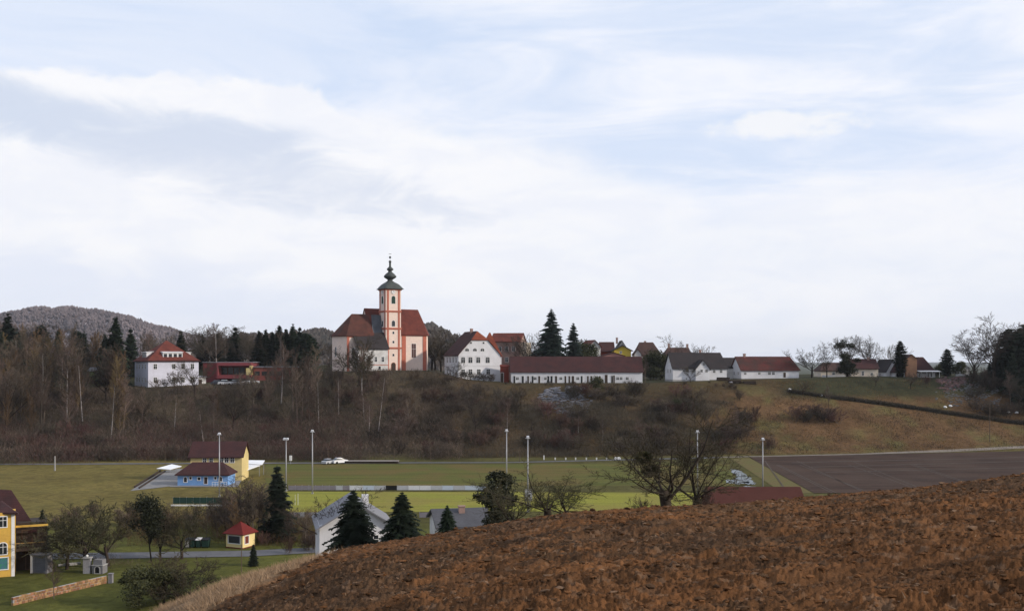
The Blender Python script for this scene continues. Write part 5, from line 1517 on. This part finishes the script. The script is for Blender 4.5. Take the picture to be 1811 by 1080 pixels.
# wood on the far left hillside
top_left = lambda px: np.interp(px, [-80, 0, 60, 120, 165, 200, 235, 260], [560, 562, 568, 574, 580, 600, 640, 690])
lab = {'tree': ('bare brown tree in the dense wood on the left hillside', 'trees of the wooded slope and plateau edge'), 'conifer': ('dark conifer standing in the wood on the left hillside', 'trees of the wooded slope and plateau edge'), 'shrub': ('low bare shrub at the foot of the left wood', 'bare shrubs on the valley slope')}
sk = lambda px, D, h: near(px, 150, 182) and D < 304
scatter([('slim', 4), ('ochre', 3), ('slimpale', .6), ('wide', 1)], (-60, 222), (258, 300), (11, 17), 84, lab, None, sk, top_left)
scatter([('slim', 4), ('ochre', 1.2), ('wide', 2), ('spruce', 1.6), ('pine', .6)], (-70, 245), (305, 385), (13, 19), 62, lab, None, sk, top_left)
scatter([('redbush', 3), ('darkbush', 2)], (-50, 345), (243, 262), (3, 4), 34, lab, None, None, None, (1.0, 1.7))
tree_py('spruce', 205, 303, 563, 'tall dark spruce at the left of the villa, above the wood', wide=1.15)
tree_py('spruce', 186, 302, 600, 'dark spruce just left of the tall one beside the villa', wide=1.5)
tree_py('spruce', 231, 340, 583, 'dark spruce behind the villa roof, left of its peak', wide=1.2)
tree_py('spruce', 14, 330, 556, 'dark spruce top at the far left edge of the wood', wide=1.3)
# slope below the villa and the school
slope_top = lambda px: np.interp(px, [230, 262, 330, 360, 450, 520, 590, 600, 660, 700, 760, 790], [640, 696, 700, 700, 640, 610, 640, 668, 680, 690, 690, 700])
lab2 = {'tree': ('thin bare tree on the brushy slope between villa and church', 'trees of the wooded slope and plateau edge'), 'shrub': ('bare brown shrub on the slope between villa and church', 'bare shrubs on the valley slope')}
scatter([('slim', 5), ('slimpale', 1.2), ('wide', .8), ('ochre', .8)], (235, 770), (262, 298), (8, 17), 52, lab2, None, lambda px, D, h: near(px, 255, 330) and D > 285, slope_top, (.8, 1.1))
scatter([('bush', 4), ('redbush', 2), ('darkbush', 2)], (240, 800), (250, 296), (3, 4), 70, lab2, None, None, None, (1.0, 1.8))
tree_py('wide', 345, 285, 640, 'dark forked bare tree in front of the right corner of the villa', var=1, wide=1.1)
for px, D, py, kd in ((497, 283, 612, 'slimpale'), (518, 276, 640, 'slim'), (560, 285, 612, 'slim'), (543, 290, 630, 'slim')):
    tree_py(kd, px, D, py, 'tall thin bare tree in front of the red hall', 'tall thin trees before the red hall')
tree_py('wide', 636, 290, 598, 'large bare tree with dark trunk in front of the church west part', var=0, wide=.9)
tree_py('dense', 650, 288, 604, 'broad twiggy brown tree in front of the church annex wall', var=1, wide=.75)
tree_py('slimpale', 640, 284, 612, 'pale-trunked bare tree before the church annex', var=0, wide=1.0)
tree_py('wide', 606, 300, 625, 'smaller dark bare tree before the left end of the church', var=2)
tree_py('slim', 652, 284, 622, 'slender bare tree leaning before the church annex', var=2, wide=.9)
tree_py('slim', 776, 300, 620, 'straight dark thin tree between church and gabled house', var=1, wide=.6)
t_ = tree('slimpale', 668, 262, 17, 'leaning pale birch trunk on the slope below the church', wide=.6, var=1, rz=1.0); t_.rotation_euler = (0, R(7), 0)
t_ = tree('slimpale', 362, 254, 11, 'pale forked birch right behind the maroon clubhouse roof', wide=.8, var=0); t_.rotation_euler = (0, R(-8), .5)
tree_py('wide', 841, 266, 682, 'wide-spreading bare tree standing alone on the middle slope', var=3, wide=1.25)
tree_py('wide', 806, 306, 640, 'dark bare tree in front of the left flank of the gabled house', wide=1.1)
# tree band behind the villa and school
band_top = lambda px: np.interp(px, [200, 240, 300, 350, 380, 420, 450, 500, 540, 585, 600], [560, 585, 590, 580, 574, 585, 590, 582, 590, 598, 605])
lab3 = {'tree': ('bare tree in the row behind villa and school, against the sky', 'trees of the wooded slope and plateau edge'), 'conifer': ('dark pine in the row behind the school, against the sky', 'trees of the wooded slope and plateau edge')}
scatter([('slim', 3), ('wide', 2), ('slimpale', .5)], (225, 600), (350, 410), (14, 20), 44, lab3, None, None, band_top, (.9, 1.3))
for px, D, py in ((320, 360, 586), (416, 356, 580), (358, 372, 592), (385, 370, 590)):
    tree_py('spruce', px, D, py, 'narrow dark conifer in the tree row behind villa and school', 'conifers behind villa and school', wide=1.2)
for px, D, py in ((458, 352, 586), (470, 350, 584), (482, 356, 588), (494, 350, 577), (506, 354, 583), (518, 352, 574), (530, 356, 580), (541, 352, 590), (551, 358, 597)):
    tree_py('pine' if px % 2 else 'spruce', px, D, py, 'dark pine in the row behind the school, against the sky', 'trees of the wooded slope and plateau edge', wide=1.15)
tree_py('slimpale', 383, 345, 573, 'tall pale-stemmed bare tree behind the school roof', wide=1.2)
tree_py('slimpale', 497, 330, 588, 'tall pale-stemmed bare tree before the dark pines', wide=.8)
# behind the church, right
for px, D, py in ((770, 345, 583), (780, 350, 592), (792, 348, 600), (764, 352, 588)):
    tree_py('wide', px, D, py, 'bare grey tree between church and gabled house', 'bare trees right of the church', wide=1.2)
tree_py('bigspruce', 975, 335, 549, 'tallest blue-green spruce rising behind the long white building', var=0, wide=1.12)
tree_py('bigspruce', 1014, 338, 573, 'smaller blue-green spruce right of the tallest one', var=1, wide=1.0)
for px, D, py in ((935, 350, 592), (950, 345, 597), (941, 342, 606)):
    tree_py('wide', px, D, py, 'bare tree left of the tallest spruce above the long roof', 'bare trees left of the tallest spruce')
for px, D, py in ((1160, 345, 622), (1150, 350, 630), (1030, 345, 607), (1168, 348, 630)):
    tree_py('evergreen', px, D, py, 'dark evergreen bush among the houses behind the long building', 'evergreen bushes among the upper houses', wide=1.1)
tree_py('wide', 1197, 350, 597, 'small bare tree top above the brown-roofed farmhouse')
tree_py('wide', 1231, 348, 614, 'faint little bare tree top right of the two-chimney farmhouse')
tree_py('slim', 1141, 312, 632, 'thin bare tree at right end of the long building', wide=1.1)
tree_py('wide', 1221, 306, 648, 'low spreading bare tree in front of the white farmhouse')
tree_py('wide', 1436, 322, 609, 'broad bare tree right of the red-roofed house', var=0, wide=1.15)
tree_py('wide', 1462, 324, 616, 'second bare tree leaning right, next to the broad one', var=3, wide=.9)
tree_py('ivytree', 1497, 322, 606, 'tall dark ivy-clad tree in front of the cream house', var=0, wide=1.5)
tree_py('wide', 1499, 323, 596, 'bare twiggy tree grown together with the ivy-clad one', var=1, wide=.8)
tree_py('wide', 1535, 345, 597, 'pale bare tree behind the cream house roof', var=2)
tree_py('wide', 1572, 348, 612, 'slim pale bare tree left of the tall cypress', var=1, wide=.9)
tree_py('cypress', 1592, 331, 604, 'tall dark columnar cypress before the steep-roofed house', wide=1.5)
tree_py('cypress', 1675, 338, 618, 'dark egg-shaped conifer standing alone right of the steep-roofed house', wide=2.0)
for px, D, py in ((1658, 342, 650), (1690, 342, 648), (1664, 345, 643), (1700, 341, 640)):
    tree_py('evergreen', px, D, py, 'round dark bush in the gardens near the right edge', 'garden bushes near the right edge')
# right edge trees
for px, D, py in ((1785, 330, 583), (1800, 322, 590), (1765, 325, 612), (1815, 326, 575), (1835, 330, 570), (1790, 312, 625), (1772, 318, 640), (1822, 312, 610), (1750, 326, 640), (1808, 304, 650)):
    tree_py('spruce' if px % 3 else 'pine', px, D, py, 'dark conifer in the clump at the right edge', 'dark conifers at the right edge', wide=1.35)
tree_py('wide', 1757, 322, 562, 'tallest bare tree before the dark conifers at right', var=0, wide=1.05)
tree_py('wide', 1722, 326, 590, 'broad bare tree leaning left of the tallest one at right', var=3, wide=1.35)
tree_py('wide', 1775, 326, 576, 'bare tree partly in front of the dark conifers at right', var=1)
lab4 = {'tree': ('dark bare tree under the conifers at the right edge', 'trees of the wooded slope and plateau edge'), 'shrub': ('dark shrub under the conifers at the right edge', 'bare shrubs on the valley slope')}
scatter([('wide', 2), ('slim', 2)], (1730, 1860), (300, 325), (8, 12), 14, lab4, None, None, lambda px: 650)
scatter([('darkbush', 1)], (1715, 1850), (292, 326), (3, 4), 26, lab4, None, None, None, (1.2, 1.9))
for px, D, h, kd, l in ((1611, 312, 5.2, 'wide', 'small bare fruit tree in the middle of the right meadow'), (1549, 312, 4.0, 'wide', 'small bare fruit tree left of the other on the right meadow'),
                        (1466, 291, 7.5, 'slim', 'slender bare sapling above the dark thicket on the rust slope'), (1640, 318, 2.8, 'redbush', 'small reddish bush on the pink rubble'),
                        (1420, 300, 5.0, 'wide', 'small bare tree on the dark bank below the red-roofed house')):
    tree(kd, px, D, h, l)
for px, D in ((1408, 285), (1425, 284), (1440, 287), (1455, 284), (1470, 286), (1478, 283)):
    tree('darkbush' if px % 2 else 'redbush', px, D, random.uniform(3, 4), 'dark red-brown shrub in the thicket on the rust slope', 'thicket on the rust-coloured slope', wide=1.8)
# shrubs in the middle
tree('evergreen', 1055, 295, 4.4, 'round green bush below right end of the long building', wide=1.2)
tree('evergreen', 1197, 285, 3.0, 'low dark green bush on the middle slope below the farmhouse', wide=1.5)
lab5 = {'shrub': ('bare brown shrub on the slope below the long building', 'bare shrubs on the valley slope'), 'tree': ('small bare tree on the slope below the long building', 'trees of the wooded slope and plateau edge')}
scatter([('bush', 3), ('redbush', 1.5), ('darkbush', 2.5)], (790, 1370), (257, 294), (3, 4), 92, lab5, None, None, None, (1.1, 1.9))
scatter([('slim', 3), ('slimpale', 1), ('wide', 1)], (880, 1330), (258, 284), (5, 10), 24, lab5, None, None, lambda px: 705)
lab6 = {'shrub': ('low shrub in front of the white village houses', 'shrubs before the village houses')}
scatter([('darkbush', 2), ('bush', 1)], (890, 1310), (300, 306), (3, 4), 22, lab6, None, None, lambda px: 668, (1.0, 1.6))
for o in bpy.data.objects:
    if o.get('group') == 'shrubs before the village houses': o.scale = [s * .5 for s in o.scale]
for px in (818, 829, 845, 858, 868): 
    t_ = tree('darkbush', px, 305, 2.3, 'dark clipped shrub under the lower windows of the gabled house', 'shrubs under the gabled house', wide=1.8)

# hedge along the terrace on the right: leafless twigs massed along a line
def twig_mass(name, label, pts, n, hgtm, width, length, rad, m, seed):
    r = np.random.RandomState(seed)
    P_ = np.array(pts); seg = np.hypot(*(P_[1:] - P_[:-1]).T); cum = np.concatenate([[0], np.cumsum(seg)])
    s = r.rand(n) * cum[-1]
    X = np.interp(s, cum, P_[:, 0]) + (r.rand(n) - .5) * width; Y = np.interp(s, cum, P_[:, 1]) + (r.rand(n) - .5) * width
    hh = hgtm * (.75 + .4 * fbm(X / 2.5, Y / 2.5, 3, seed))
    Zb = hgt(X, Y) + hh * r.rand(n) * .8 - .1
    twig_tris(name, label, X, Y, Zb, length, rad, m, r)
def twig_tris(name, label, X, Y, Zb, length, rad, m, r, up=.9):
    n = len(X)
    d = r.randn(n, 3); d[:, 2] = np.abs(d[:, 2]) + up; d /= np.linalg.norm(d, axis=1)[:, None]
    L = length * (.5 + r.rand(n))[:, None]
    a = np.cross(d, r.randn(n, 3)); a /= np.linalg.norm(a, axis=1)[:, None]; a *= rad
    p = np.stack([X, Y, Zb], -1)
    V = np.stack([p - a, p + a, p + d * L], 1).reshape(-1, 3)
    mkobj(name, npmesh(name, V, np.arange(n * 3).reshape(-1, 3), m, False), kind='stuff', label=label)
hp = []
for px, py in ((1395, 693), (1480, 705), (1560, 716), (1640, 727), (1720, 738), (1811, 750), (1900, 762)):
    # walk outwards until the terrain matches the photo row
    best = min((abs((CZ - H1(W(px, d), d)) * F / d + HY - py), d) for d in np.arange(262, 330, .5))[1]
    hp.append((W(px, best), best))
twig_mass('hedge', 'dark clipped hedge running down the terrace towards the right edge', hp, 20000, 1.25, 1.2, .5, .05, M_twigd, 71)
twig_mass('hedge', 'green-black leafy lining of the dark hedge on the right terrace', hp, 10000, .95, 1.1, .25, .07, M_ivy, 72)

# undergrowth on the wooded slope, as one mass
def undergrowth(name, label, n, pr, tr_, hfun, m, seed, length=.9, rad=.035, dens=None):
    r = np.random.RandomState(seed)
    px = pr[0] + (pr[1] - pr[0]) * r.rand(n); t = tr_[0] + (tr_[1] - tr_[0]) * r.rand(n)
    toe = np.interp(px, *TOE); td = np.interp(px, *TOPD); D = toe + t * (td - toe); X = (px - CX) / F * D
    dn = fbm(X / 5, D / 5, 3, seed)
    ex = np.minimum(px - pr[0], pr[1] - px) / 130.0
    kp = dn > (.42 if dens is None else dens) + .12 * r.randn(n) + .30 * np.clip(1 - ex, 0, 1) * (pr[0] > 0)
    kp &= ~((t > .52) & (fbm(X / 8, D / 6, 3, 55) > .48) & (px > 240) & (t < 1.2)) | (r.rand(n) < .25)
    X, D, px, t = X[kp], D[kp], px[kp], t[kp]
    Zb = hgt(X, D) + hfun(px, t) * r.rand(len(X)) - .1
    twig_tris(name, label, X, D, Zb, length, rad, m, r)
undergrowth('undergrowth', 'tangled dark brush covering the wooded slope at left', 150000, (-60, 800), (-.10, 1.0), lambda p, t: np.interp(t, [-.1, .3, .7, 1], [3.6, 2.6, 1.4, .6]), M_twigd, 5)
undergrowth('undergrowth', 'brown bramble and twigs over the wooded slope at left', 90000, (-60, 820), (-.08, 1.0), lambda p, t: np.interp(t, [-.1, .3, .7, 1], [3.9, 3.0, 1.8, .7]), M_twig, 6)
undergrowth('undergrowth', 'reddish brush at the foot of the wooded slope', 38000, (-60, 640), (-.12, .35), lambda p, t: 4.2 + 0 * t, M_twigr, 7, dens=.52)
undergrowth('undergrowth', 'brown brush patches on the slope below the long building', 100000, (740, 1370), (0, .66), lambda p, t: np.interp(t, [0, .15, .5, .62], [.5, 2.4, 2.2, .6]), M_twigd, 8, dens=.50)
undergrowth('dead_grass', 'dead tufted grass on the middle and right slope', 90000, (780, 2000), (0, .95), lambda p, t: .12 + 0 * t, mat('dead_grass_blades', (.17, .105, .045), .95, .3, .3), 9, length=.45, rad=.05, dens=.40)
undergrowth('dead_grass', 'dark heath tufts on the right slope', 30000, (1200, 2000), (.05, .7), lambda p, t: .2 + 0 * t, M_twigd, 10, length=.5, rad=.05, dens=.58)

# ---- valley trees
tree('dense', 152, GD(1002), 7.6, 'large dark olive garden tree with dense crown at lower left', var=0, wide=1.15)
tree('dense', 118, GD(1006), 6.2, 'smaller dark tree crowding the large one at lower left', var=1, wide=1.0)
tree('dense', 192, GD(1000), 6.4, 'dense dark tree right behind the large garden tree', var=1, wide=1.0)
tree('spruce', 75, GD(998), 6.6, 'narrow dark conifer close to the yellow house', wide=.9)
t_ = tree('umbrella', 268, GD(992), 7.9, 'dark leafy-looking tree with leaning trunk by the road', wide=1.0); t_.rotation_euler = (0, R(-6), 1.0)
tree('wide', 284, GD(990), 6.5, 'bare tree standing beside the leaning dark tree by the road', var=3)
tree('dense', 322, GD(988), 6.4, 'bare spreading tree in front of the waste containers', var=0, wide=.9)
tree('dense', 285, 104, 4.6, 'big loose olive tree at lower left before the field edge', wide=1.3)
tree('evergreen', 290, 102, 3.4, 'dark green undershrub inside the loose olive tree at lower left', wide=1.5)
tree('dense', 340, 101, 4.0, 'low olive tree right of the loose big one at the field edge', wide=1.4)
tree('evergreen', 246, 101, 3.6, 'low green bush left of the big one at the frame bottom', wide=1.5)
tree('slim', 95, 104, 4.0, 'small bare sapling before the ochre stone wall', wide=1.2)
r_ = np.random.RandomState(66); n_ = 52000
pp = 225 + 335 * r_.rand(n_); dd = 133 + 27 * r_.rand(n_); xx = (pp - CX) / F * dd
kp = fbm(xx / 2.5, dd / 3.5, 3, 4) > .46 + .1 * r_.randn(n_); xx, dd = xx[kp], dd[kp]
twig_tris('undergrowth', 'brown scrub between the village road and the sports ground', xx, dd, hgt(xx, dd) + 1.5 * r_.rand(len(xx)) ** 1.5 - .1, .55, .014, M_twigy, r_)
n_ = 9000; pp = 60 + 190 * r_.rand(n_); dd = 118 + 30 * r_.rand(n_); xx = (pp - CX) / F * dd
kp = fbm(xx / 2.0, dd / 3.0, 3, 14) > .55; xx, dd = xx[kp], dd[kp]
twig_tris('garden_scrub', 'brown garden scrub and dead perennials at lower left', xx, dd, hgt(xx, dd) + .8 * r_.rand(len(xx)) - .05, .5, .014, M_twig, r_)
labv = {'shrub': ('bare shrub in the thicket behind the kiosk', 'thicket behind the kiosk'), 'tree': ('bare brown tree in the thicket behind the kiosk', 'trees of the thicket behind the kiosk')}
for px, py, top, kd in ((412, 958, 868, 'slim'), (428, 950, 858, 'slim'), (440, 955, 850, 'wide'), (455, 948, 856, 'slim'), (468, 952, 870, 'slim'), (404, 940, 880, 'darkbush'), (450, 945, 862, 'slim'), (420, 935, 856, 'wide'), (408, 945, 862, 'slim'), (436, 940, 848, 'slim'), (462, 940, 860, 'ochre'), (446, 960, 866, 'slim'), (474, 958, 880, 'slim'), (415, 965, 885, 'ochre')):
    tree_py(kd, px, GD(py), top, 'bare brown tree in the thicket behind the kiosk', 'trees of the thicket behind the kiosk', wide=1.35)
tree_py('spruce', 490, GD(955), 826, 'tall dark spruce in the thicket right of the kiosk', wide=1.25)
tree_py('spruce', 448, GD(1000), 962, 'little dark spruce right of the post before the kiosk', wide=1.3)
lv = {'shrub': ('bare brown shrub along the road between kiosk and white house', 'shrubs between kiosk and white house')}
scatter([('bush', 2), ('redbush', 1)], (455, 570), (128, 150), (2, 3), 12, lv, None, None, None, (.8, 1.2))
for o in bpy.data.objects:
    if o.get('group') == 'shrubs between kiosk and white house': o.scale = [s * .6 for s in o.scale]
lg = {'shrub': ('low scrub at the edge of the garden below the meadow', 'scrub below the left meadow')}
scatter([('bush', 2), ('darkbush', 1)], (95, 400), (148, 160), (2, 3), 20, lg, None, None, None, (.9, 1.3))
for o in bpy.data.objects:
    if o.get('group') == 'scrub below the left meadow': o.scale = [s * .6 for s in o.scale]
for px, py, top in ((345, 950, 898), (365, 952, 905), (385, 950, 900), (300, 958, 905), (512, 962, 905), (538, 965, 900)):
    tree_py('slim', px, GD(py), top, 'thin bare tree by the road near the kiosk', 'thin trees by the village road', wide=1.3)
tree_py('wide', 600, 104, 868, 'bare tree rising behind the left spruce and white house', wide=1.2, z=-0.5 + Z(985, 104))

# spruces before the white house
tree_py('nearspruce', 625, 84, 868, 'larger dark spruce standing in front of the white house', var=0, wide=1.25, z=Z(985, 84))
tree_py('nearspruce', 711, 82, 871, 'dark spruce right of the white house, second of the pair', var=1, wide=1.35, z=Z(970, 82))
tree_py('nearspruce', 791, 88, 893, 'smallest spruce, right of the pair at the field crest', var=0, wide=1.1, z=Z(950, 88))

# ---- near orchard trees with mistletoe, just beyond the crest
C_near = dict(n=[7, 9, 8, 7], t0=[.6, .2, .15, .1], ang=[(28, 68), (30, 70), (25, 70), (25, 70)], len=[2.4, .48, .48, .46], shrink=[.1, .3, .3, .3], h0=.26, r0=.20, bend=.30, up=.03, up0=.1, rmin=.0075, taper0=.3, rk=.58, trunk_lev=1, minz=-.15)
SPEC['orchard'] = [bare_mesh('orchard_tree', 501 + i, 4.8, C_near, M_barkd, M_twigo) for i in range(3)]
NAMES['orchard'] = 'apple_tree'; CATS['orchard'] = 'tree'
def mistletoe(root, pts, r=.28):
    for q in pts:
        random.seed(int(q[0] * 100) + 7)
        mb = MB()
        for i in range(500):
            d = rvec(); p = Vector(q) + d * r * random.random() ** .33
            mb.add([p, p + rvec() * .09, p + d * .10], [(0, 1, 2)])
        mb.obj('mistletoe', M_mist, root)
t_ = tree_py('orchard', 1181, 44, 740, 'bare old apple tree with mistletoe balls at the field crest', var=0, wide=1.3, rz=.4)
s = t_.scale[0]
def loc_of(px, py, D, root): 
    v = Vector((W(px, D), D, Z(py, D))) - root.location
    v = Matrix.Rotation(-root.rotation_euler.z, 3, 'Z') @ v
    return (v.x / root.scale[0], v.y / root.scale[1], v.z / root.scale[2])
mistletoe(t_, [loc_of(1140, 809, 44, t_), loc_of(1150, 832, 44, t_)], .19)
tree_py('orchard', 1226, 46, 752, 'second bare apple tree right beside the mistletoe tree', var=1, wide=1.0, rz=2.0)
tree_py('orchard', 970, 42, 828, 'wide low bare apple tree in the middle at the field crest', var=2, wide=1.7, rz=1.2)
tree_py('orchard', 1004, 44, 846, 'lower bare apple tree right of the wide one in the middle', var=1, wide=1.6, rz=3.2)
tree_py('ivytree', 884, 60, 838, 'dark ivy-grown tree left of the wide bare apple tree', var=1, wide=1.2)
tree_py('ivytree', 868, 62, 868, 'lower dark ivy-grown tree at left end of the apple trees', var=0, wide=1.3)
tree_py('orchard', 905, 44, 862, 'low bare apple tree among the dark ivy', var=0, wide=1.3, rz=4.0)
for px, D, h in ((1135, 46, 1.0), (1243, 46, 1.1)):
    tree('bush', px, D, h, 'low twiggy shrub beside the mistletoe tree', 'shrubs beside the mistletoe tree', wide=1.0)
# bare saplings along the garden below the field on the left
# white signs by the mast in the middle
D = GD(905); 
t = thing('scoreboard', 'white board with dark marks behind the wide bare tree, by the mast', 'scoreboard', (W(935, D), D + .4, 0))
MB().box(-.6, .6, 0, .1, 1.8, 3.7).obj('panel', M_metalw, t); MB().box(-.2, .2, -.02, -.001, 2.4, 2.9).obj('mark', M_black, t); MB().box(-.25, -.15, .1, .2, 0, 3.6).obj('post', M_metal, t); MB().box(.15, .25, .1, .2, 0, 3.6).obj('post', M_metal, t)
# pale snow / puddle patches and small stuff right of the trees
M_snow = mat('thin_old_snow', (.30, .33, .38), .8, .5, .6, (.10, .11, .08))
def blob(name, px, py, rx, ry, material, seed, lift=.09):
    r = random.Random(seed); c = G(px, py); n = 26
    kx = GD(py) / F; ky = abs(GD(py - 5) - GD(py + 5)) / 10
    ph = [r.uniform(0, 6.28) for _ in range(3)]
    V = [(c[0], c[1], H1(*c) + lift)]
    for i in range(n):
        a = 2 * math.pi * i / n
        q = 1 + .25 * math.sin(2 * a + ph[0]) + .18 * math.sin(5 * a + ph[1]) + .10 * math.sin(9 * a + ph[2])
        x = c[0] + math.cos(a) * rx * kx * q; y = c[1] + math.sin(a) * ry * ky * q
        V.append((x, y, H1(x, y) + lift))
    MB().add(V, [(0, 1 + i, 1 + (i + 1) % n) for i in range(n)]).obj(name, material, kind='structure')
for q in ((1306, 836, 8, 7, 1), (1316, 847, 14, 6, 2), (1299, 852, 12, 5, 3), (1325, 854, 9, 3, 4), (1330, 862, 16, 2, 5)): blob('snow_patch', *q[:4], M_snow, q[4])
# white bags near the hedge, white flecks on the slope
for px, D, lab_ in ((1672, 300, 'white bag lying by the hedge, left of two'), (1681, 301, 'white bag lying by the hedge, right of two'), (1783, 299, 'small white bag under the conifers, left of two'), (1798, 299, 'small white bag under the conifers, right of two'),
                 (1397, 303, 'white sack on the bank below the red-roofed house'), (1453, 300, 'flat white sheet lying on the terrace left of the hedge'), (1293, 306, 'pale boulder on the bank below the farmhouse')):
    x = W(px, D)
    mb = MB().ball((0, 0, .3), .55, 8, .6); rr_ = random.Random(px)
    mb.v = [(a * rr_.uniform(.8, 1.3), b * rr_.uniform(.8, 1.2), c * rr_.uniform(.8, 1.2)) for a, b, c in mb.v]
    mb.obj('white_bag' if px != 1293 else 'boulder', M_frame if px != 1293 else M_stone, None, (x, D, H1(x, D) - .05), label=lab_, cat='bag' if px != 1293 else 'boulder')
# dark log piles on the bank below the farmhouse
rl = random.Random(9)
for i, (px, D) in enumerate(((1280, 309), (1300, 306), (1326, 306))):
    t = thing('log_pile', ['left log pile on the bank below the white farmhouse', 'middle log pile on the bank, beside the pale boulder', 'right log pile on the bank, below the red-roofed house'][i], 'log pile', (W(px, D), D, H1(W(px, D), D)), rl.uniform(-.1, .1))
    for a in range(3):
        for b in range(6 - a):
            MB().tube((-1.9, (b + a * .5) * .36, .18 + a * .32), (1.9 + rl.uniform(-.2, .2), (b + a * .5) * .36, .18 + a * .32), .18, .17, 7).obj('log', M_barkd, t)

# labels shared by a few things: say which one it is, counted from the left
by = {}
for o in bpy.data.objects:
    if o.parent is None and o.get('category') and o.get('label'): by.setdefault(o['label'], []).append(o)
ORD = ['leftmost', 'second from left', 'third from left', 'fourth from left', 'fifth from left', 'sixth from left', 'seventh from left', 'eighth from left', 'ninth from left', 'tenth from left', 'eleventh from left', 'twelfth from left', 'thirteenth from left', 'fourteenth from left', 'fifteenth from left']
for lb_, os_ in by.items():
    n_ = len(os_)
    if n_ < 2 or n_ > 15: continue
    os_.sort(key=lambda o: o.location.x / max(1, o.location.y))
    names = {2: ['left one', 'right one'], 3: ['left one', 'middle one', 'right one']}.get(n_) or ORD[:n_ - 1] + ['rightmost']
    for o, w_ in zip(os_, names): o['label'] = f'{lb_}, {w_}'

# ================================================================ the air
HAZE = True
if HAZE:
    hm = bpy.data.materials.new('haze'); hm.use_nodes = True
    tt = hm.node_tree; tt.nodes.clear(); N = NT(tt)
    o = N.n('ShaderNodeOutputMaterial'); pv = N.n('ShaderNodeVolumePrincipled')
    pv.inputs['Color'].default_value = (.80, .86, .97, 1); pv.inputs['Density'].default_value = 0.00005; pv.inputs['Anisotropy'].default_value = 0.0
    tt.links.new(pv.outputs[0], o.inputs['Volume'])
    MB().box(-12000, 12000, -3500, 12500, -60, 260).obj('haze', hm, kind='stuff', label='thin pale winter haze in the air over the valley')
